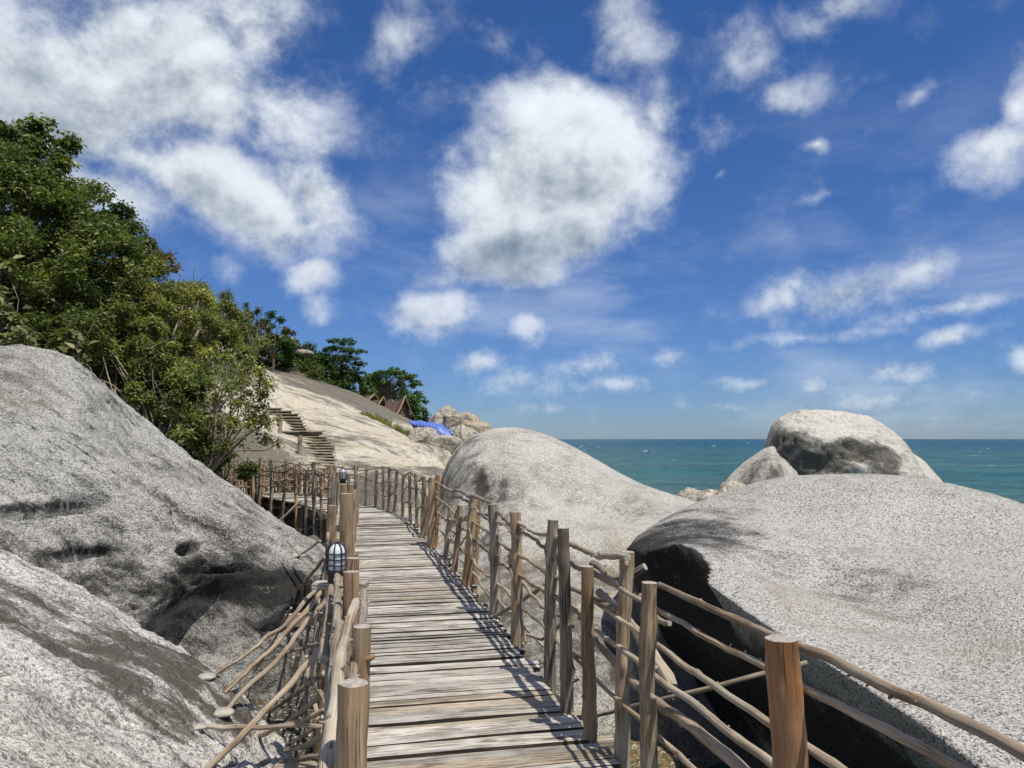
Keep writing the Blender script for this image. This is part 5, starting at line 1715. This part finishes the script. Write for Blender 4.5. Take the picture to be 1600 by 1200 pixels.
# ------------------------------------------------------------------ rocks by the blue tarpaulin
M['granite_tan'] = mat_granite('granite_tan', light=(.42, .36, .27), dark=(.13, .105, .08), warm=(.42, .32, .20), grain=8, darkness=.30, warmth=.7, bump=.8, coarse=.08, fine=.5)
CUT = {710: [(P(700, 645, 45), (-.2, -.5, 1)), (P(735, 655, 45), (.6, -.3, .6)), (P(680, 655, 45), (-.8, -.7, .2)), (P(705, 665, 44.8), (.1, -1, .15)), (P(728, 665, 44.9), (.7, -.8, .1))],
       745: [(P(745, 662, 45), (.25, -.3, 1)), (P(740, 672, 44.5), (-.1, -1, .1)), (P(758, 668, 45), (.8, -.5, .3))],
       722: [(P(712, 678, 42.6), (-.5, -.8, .4)), (P(730, 676, 42.8), (.5, -.5, .7))],
       }
_r = random.Random(9)
for (cx, cy, d, r3, pts, lab) in [
        (694, 662, 46.4, (.9, 1.0, 1.0), [(672, 656, 46), (682, 644, 46), (700, 641, 46)], 'tan angular block with a dark underside, leftmost of the high rocks past the tarpaulin'),
        (711, 666, 46, (.75, 1.2, 1.15), [(700, 642, 46), (716, 643, 46)], 'tan upright block in the middle of the high rocks past the tarpaulin'),
        (730, 670, 46, (.8, 1.2, 1.15), [(724, 646, 46), (736, 654, 46), (748, 668, 46)], 'tan sloping block at the right of the high split rocks'),
        (745, 672, 45, (1.1, 1.0, .8), [(735, 660, 45), (752, 664, 45), (762, 672, 45), (728, 655, 45.2)], 'tan rock shelf sloping right towards the rounded boulder'),
        (722, 686, 43, (1.2, 1.0, .75), [(700, 678, 43), (715, 672, 43), (738, 676, 43)], 'round grey rock below the split tan rock'),
        (692, 697, 39, (1.0, .7, .5), [(664, 684, 39.5), (674, 680, 39.6), (692, 688, 39), (712, 698, 38.5)], 'grey cracked rock below the blue tarpaulin'),
        (668, 688, 40.5, (.95, .6, .5), [(650, 672, 41), (664, 674, 41), (682, 683, 40.5)], 'smooth rock directly under the blue tarpaulin')]:
    c = P(cx, cy, d)
    extra = []
    for _ in range(9):
        nv = Vector((_r.gauss(0, 1), -abs(_r.gauss(0, 1)), _r.gauss(.2, .7))).normalized()
        extra.append((c + nv * (r3[0] * abs(nv.x) + r3[1] * abs(nv.y) + r3[2] * abs(nv.z)) * _r.uniform(.52, .68), nv))
    o = star_rock('rock', c, r3, [P(*p) for p in pts], sub=5, sigma=.35, amp=.14, nscale=1.3, fine=.05, mat=M['granite_tan' if cx > 700 and cy < 680 else 'granite_far'], seed=int(cx), ridgew=.22,
                  cuts=list(CUT.get(cx, ())) + extra, cutk=.02)
    tag(o, lab, 'rock')
c0 = P(440, 540, 61)
for (px, py, d, rx, rz, lab) in [(440, 536, 60, .9, .55, 'grey rock on the skyline among the hilltop shrubs'), (472, 553, 61, .7, .35, 'small pale rock lower on the skyline among shrubs')]:
    o = star_rock('rock', P(px, py, d), (rx * 1.4, .8, rz), [], sub=4, amp=.15, nscale=1.2, fine=.05, mat=M['granite_far'], seed=int(px))
    tag(o, lab, 'rock')

# ------------------------------------------------------------------ blue tarpaulin: arched sheet over hoops
m, nt, b = material('blue_tarpaulin')
uvv = nt.attr('gc', 'Vector')
sp = nt.new('ShaderNodeSeparateXYZ')
nt.l.new(uvv, sp.inputs[0])
cx_ = nt.math('FRACT', nt.math('MULTIPLY', sp.outputs[0], 5.5))
cy_ = nt.math('FRACT', nt.math('MULTIPLY', sp.outputs[2], 5.5))
M_TARP = True
st_ = nt.math('MAXIMUM', nt.ss(cx_, .62, .70), nt.ss(cy_, .70, .78))
nt.l.new(nt.mix(nt.math('MULTIPLY', st_, .8), (.035, .075, .33), (.13, .21, .52)), b.inputs['Base Color'])
b.inputs['Roughness'].default_value = .5
M['tarp'] = m


def tarp():
    a = P(652, 668, 47.0)
    t = thing('tarpaulin', 'blue checked tarpaulin stretched in an arch over the rocks beside the huts', 'tarpaulin', a)
    # spine from left mouth to right foot
    sp_ = [(641, 660, 44.0), (655, 658.5, 44.0), (672, 661, 43.6), (690, 664, 43.2), (702, 673, 42.8), (707, 680, 42.4)]
    lo_ = [(640, 662, 42.8), (656, 669, 42.6), (668, 673, 42.3), (680, 679, 42.0), (693, 686, 41.9), (703, 685, 41.9)]
    nu, nv = 26, 9
    vs, gs = [], []
    for i in range(nu):
        u = i / (nu - 1) * (len(sp_) - 1)
        top = cr(sp_, u)
        lo = cr(lo_, u)
        A = P(*top)
        B = P(*lo)
        back = A + Vector((.2, 1.6, -.7))
        for j in range(nv):
            v = j / (nv - 1)
            if v < .6:
                f = v / .6
                p = B.lerp(A, math.sin(f * math.pi / 2)) + Vector((0, 0, .10 * math.sin(f * math.pi)))
                p.y = B.y + (A.y - B.y) * (1 - math.cos(f * math.pi / 2))
            else:
                p = A.lerp(back, (v - .6) / .4)
            p.z += .03 * math.sin(i * 1.3) * math.sin(v * 3)
            vs.append(p)
            gs.append((v * 2.2, 0, i / nu * 2.8))
    fs = [(i * nv + j, i * nv + j + 1, (i + 1) * nv + j + 1, (i + 1) * nv + j) for i in range(nu - 1) for j in range(nv - 1)]
    mb = MB()
    mb.add(vs, fs, gs, 0, True)
    o = mb.build('sheet', M['tarp'], t)
    md = o.modifiers.new('thick', 'SOLIDIFY')
    md.thickness = .012
    mb = MB()
    mb.tube([P(706, 683, 41.8), P(700, 691, 41.0), P(694, 699, 40.4)], .035, .03, 6, .2, .01, .05)
    mb.build('guy_pole', M['stick'], t)


tarp()
# upright pole with a knot of cloth beyond the rounded boulder
t = thing('pole', 'thin dark pole standing among the rocks past the tarpaulin', 'pole', P(719, 700, 41))
mb = MB()
mb.tube([P(719, 702, 41), P(720, 680, 41), P(720, 658, 41)], .045, .03, 6, .2, .02, .05)
mb.build('shaft', M['post_grey'], t)
mb = MB()
mb.tube([P(720, 699, 40.9), P(721, 694, 40.9), P(720, 689, 40.9)], .09, .06, 7, .1, .02, .2)
mb.build('cloth', mat_plain('blue_cloth', (.06, .07, .25), .8), t)

# small shelter with orange awning high on the slab
M['orange'] = mat_plain('orange_awning', (.62, .24, .07), .8, noise=.2)
M['whitewash'] = mat_plain('whitewash', (.75, .75, .73), .8, noise=.08)
sh = thing('shelter', 'tiny shelter with an orange awning at the top of the slab', 'shelter', P(382, 552, 58))
mb = MB()
a, b_, c_, d_ = P(371, 538, 58), P(390, 541, 58), P(396, 546, 56.6), P(374, 544, 56.6)
vs = [a, b_, c_, d_]
vs = vs + [q - Vector((0, 0, .05)) for q in vs]
mb.add(vs, [(0, 1, 2, 3), (7, 6, 5, 4), (0, 4, 5, 1), (1, 5, 6, 2), (2, 6, 7, 3), (3, 7, 4, 0)], None, 0)
mb.build('awning', M['orange'], sh)
for px, d in ((373, 58), (395, 57), (375, 56.7), (388, 58)):
    mb = MB()
    q = P(px, 544, d)
    mb.tube([q, q - Vector((0, 0, .9))], .03, .03, 6, .3, 0, 0)
    mb.build('post', M['whitewash'], sh)
mb = MB()
q = P(363, 541, 58)
mb.box((q.x, q.y, q.z - .35), .55, .6, .95)
mb.box((q.x, q.y, q.z + .16), .7, .75, .06)
bx = mb.build('hut_box', M['hut_wall'], sh)
o = MB()
w0, w1 = P(384, 551, 57.4), P(412, 559, 56.0)
q = [w0, P(396, 551, 58.2), w1 + Vector((.1, .6, .1)), w1]
q = [Vector((v.x, v.y, max(v.z, hill_z(v.x, v.y) + .05))) for v in q]
vs = [v + Vector((0, 0, .06)) for v in q] + [v - Vector((0, 0, .15)) for v in q]
o.add(vs, [(0, 1, 2, 3)[::-1], (4, 5, 6, 7), (0, 1, 5, 4), (1, 2, 6, 5), (2, 3, 7, 6), (3, 0, 4, 7)], None, 0)
o = o.build('white_slab', M['whitewash'], None)
tag(o, 'white painted slab on the rock in front of the orange awning', 'paving slab')
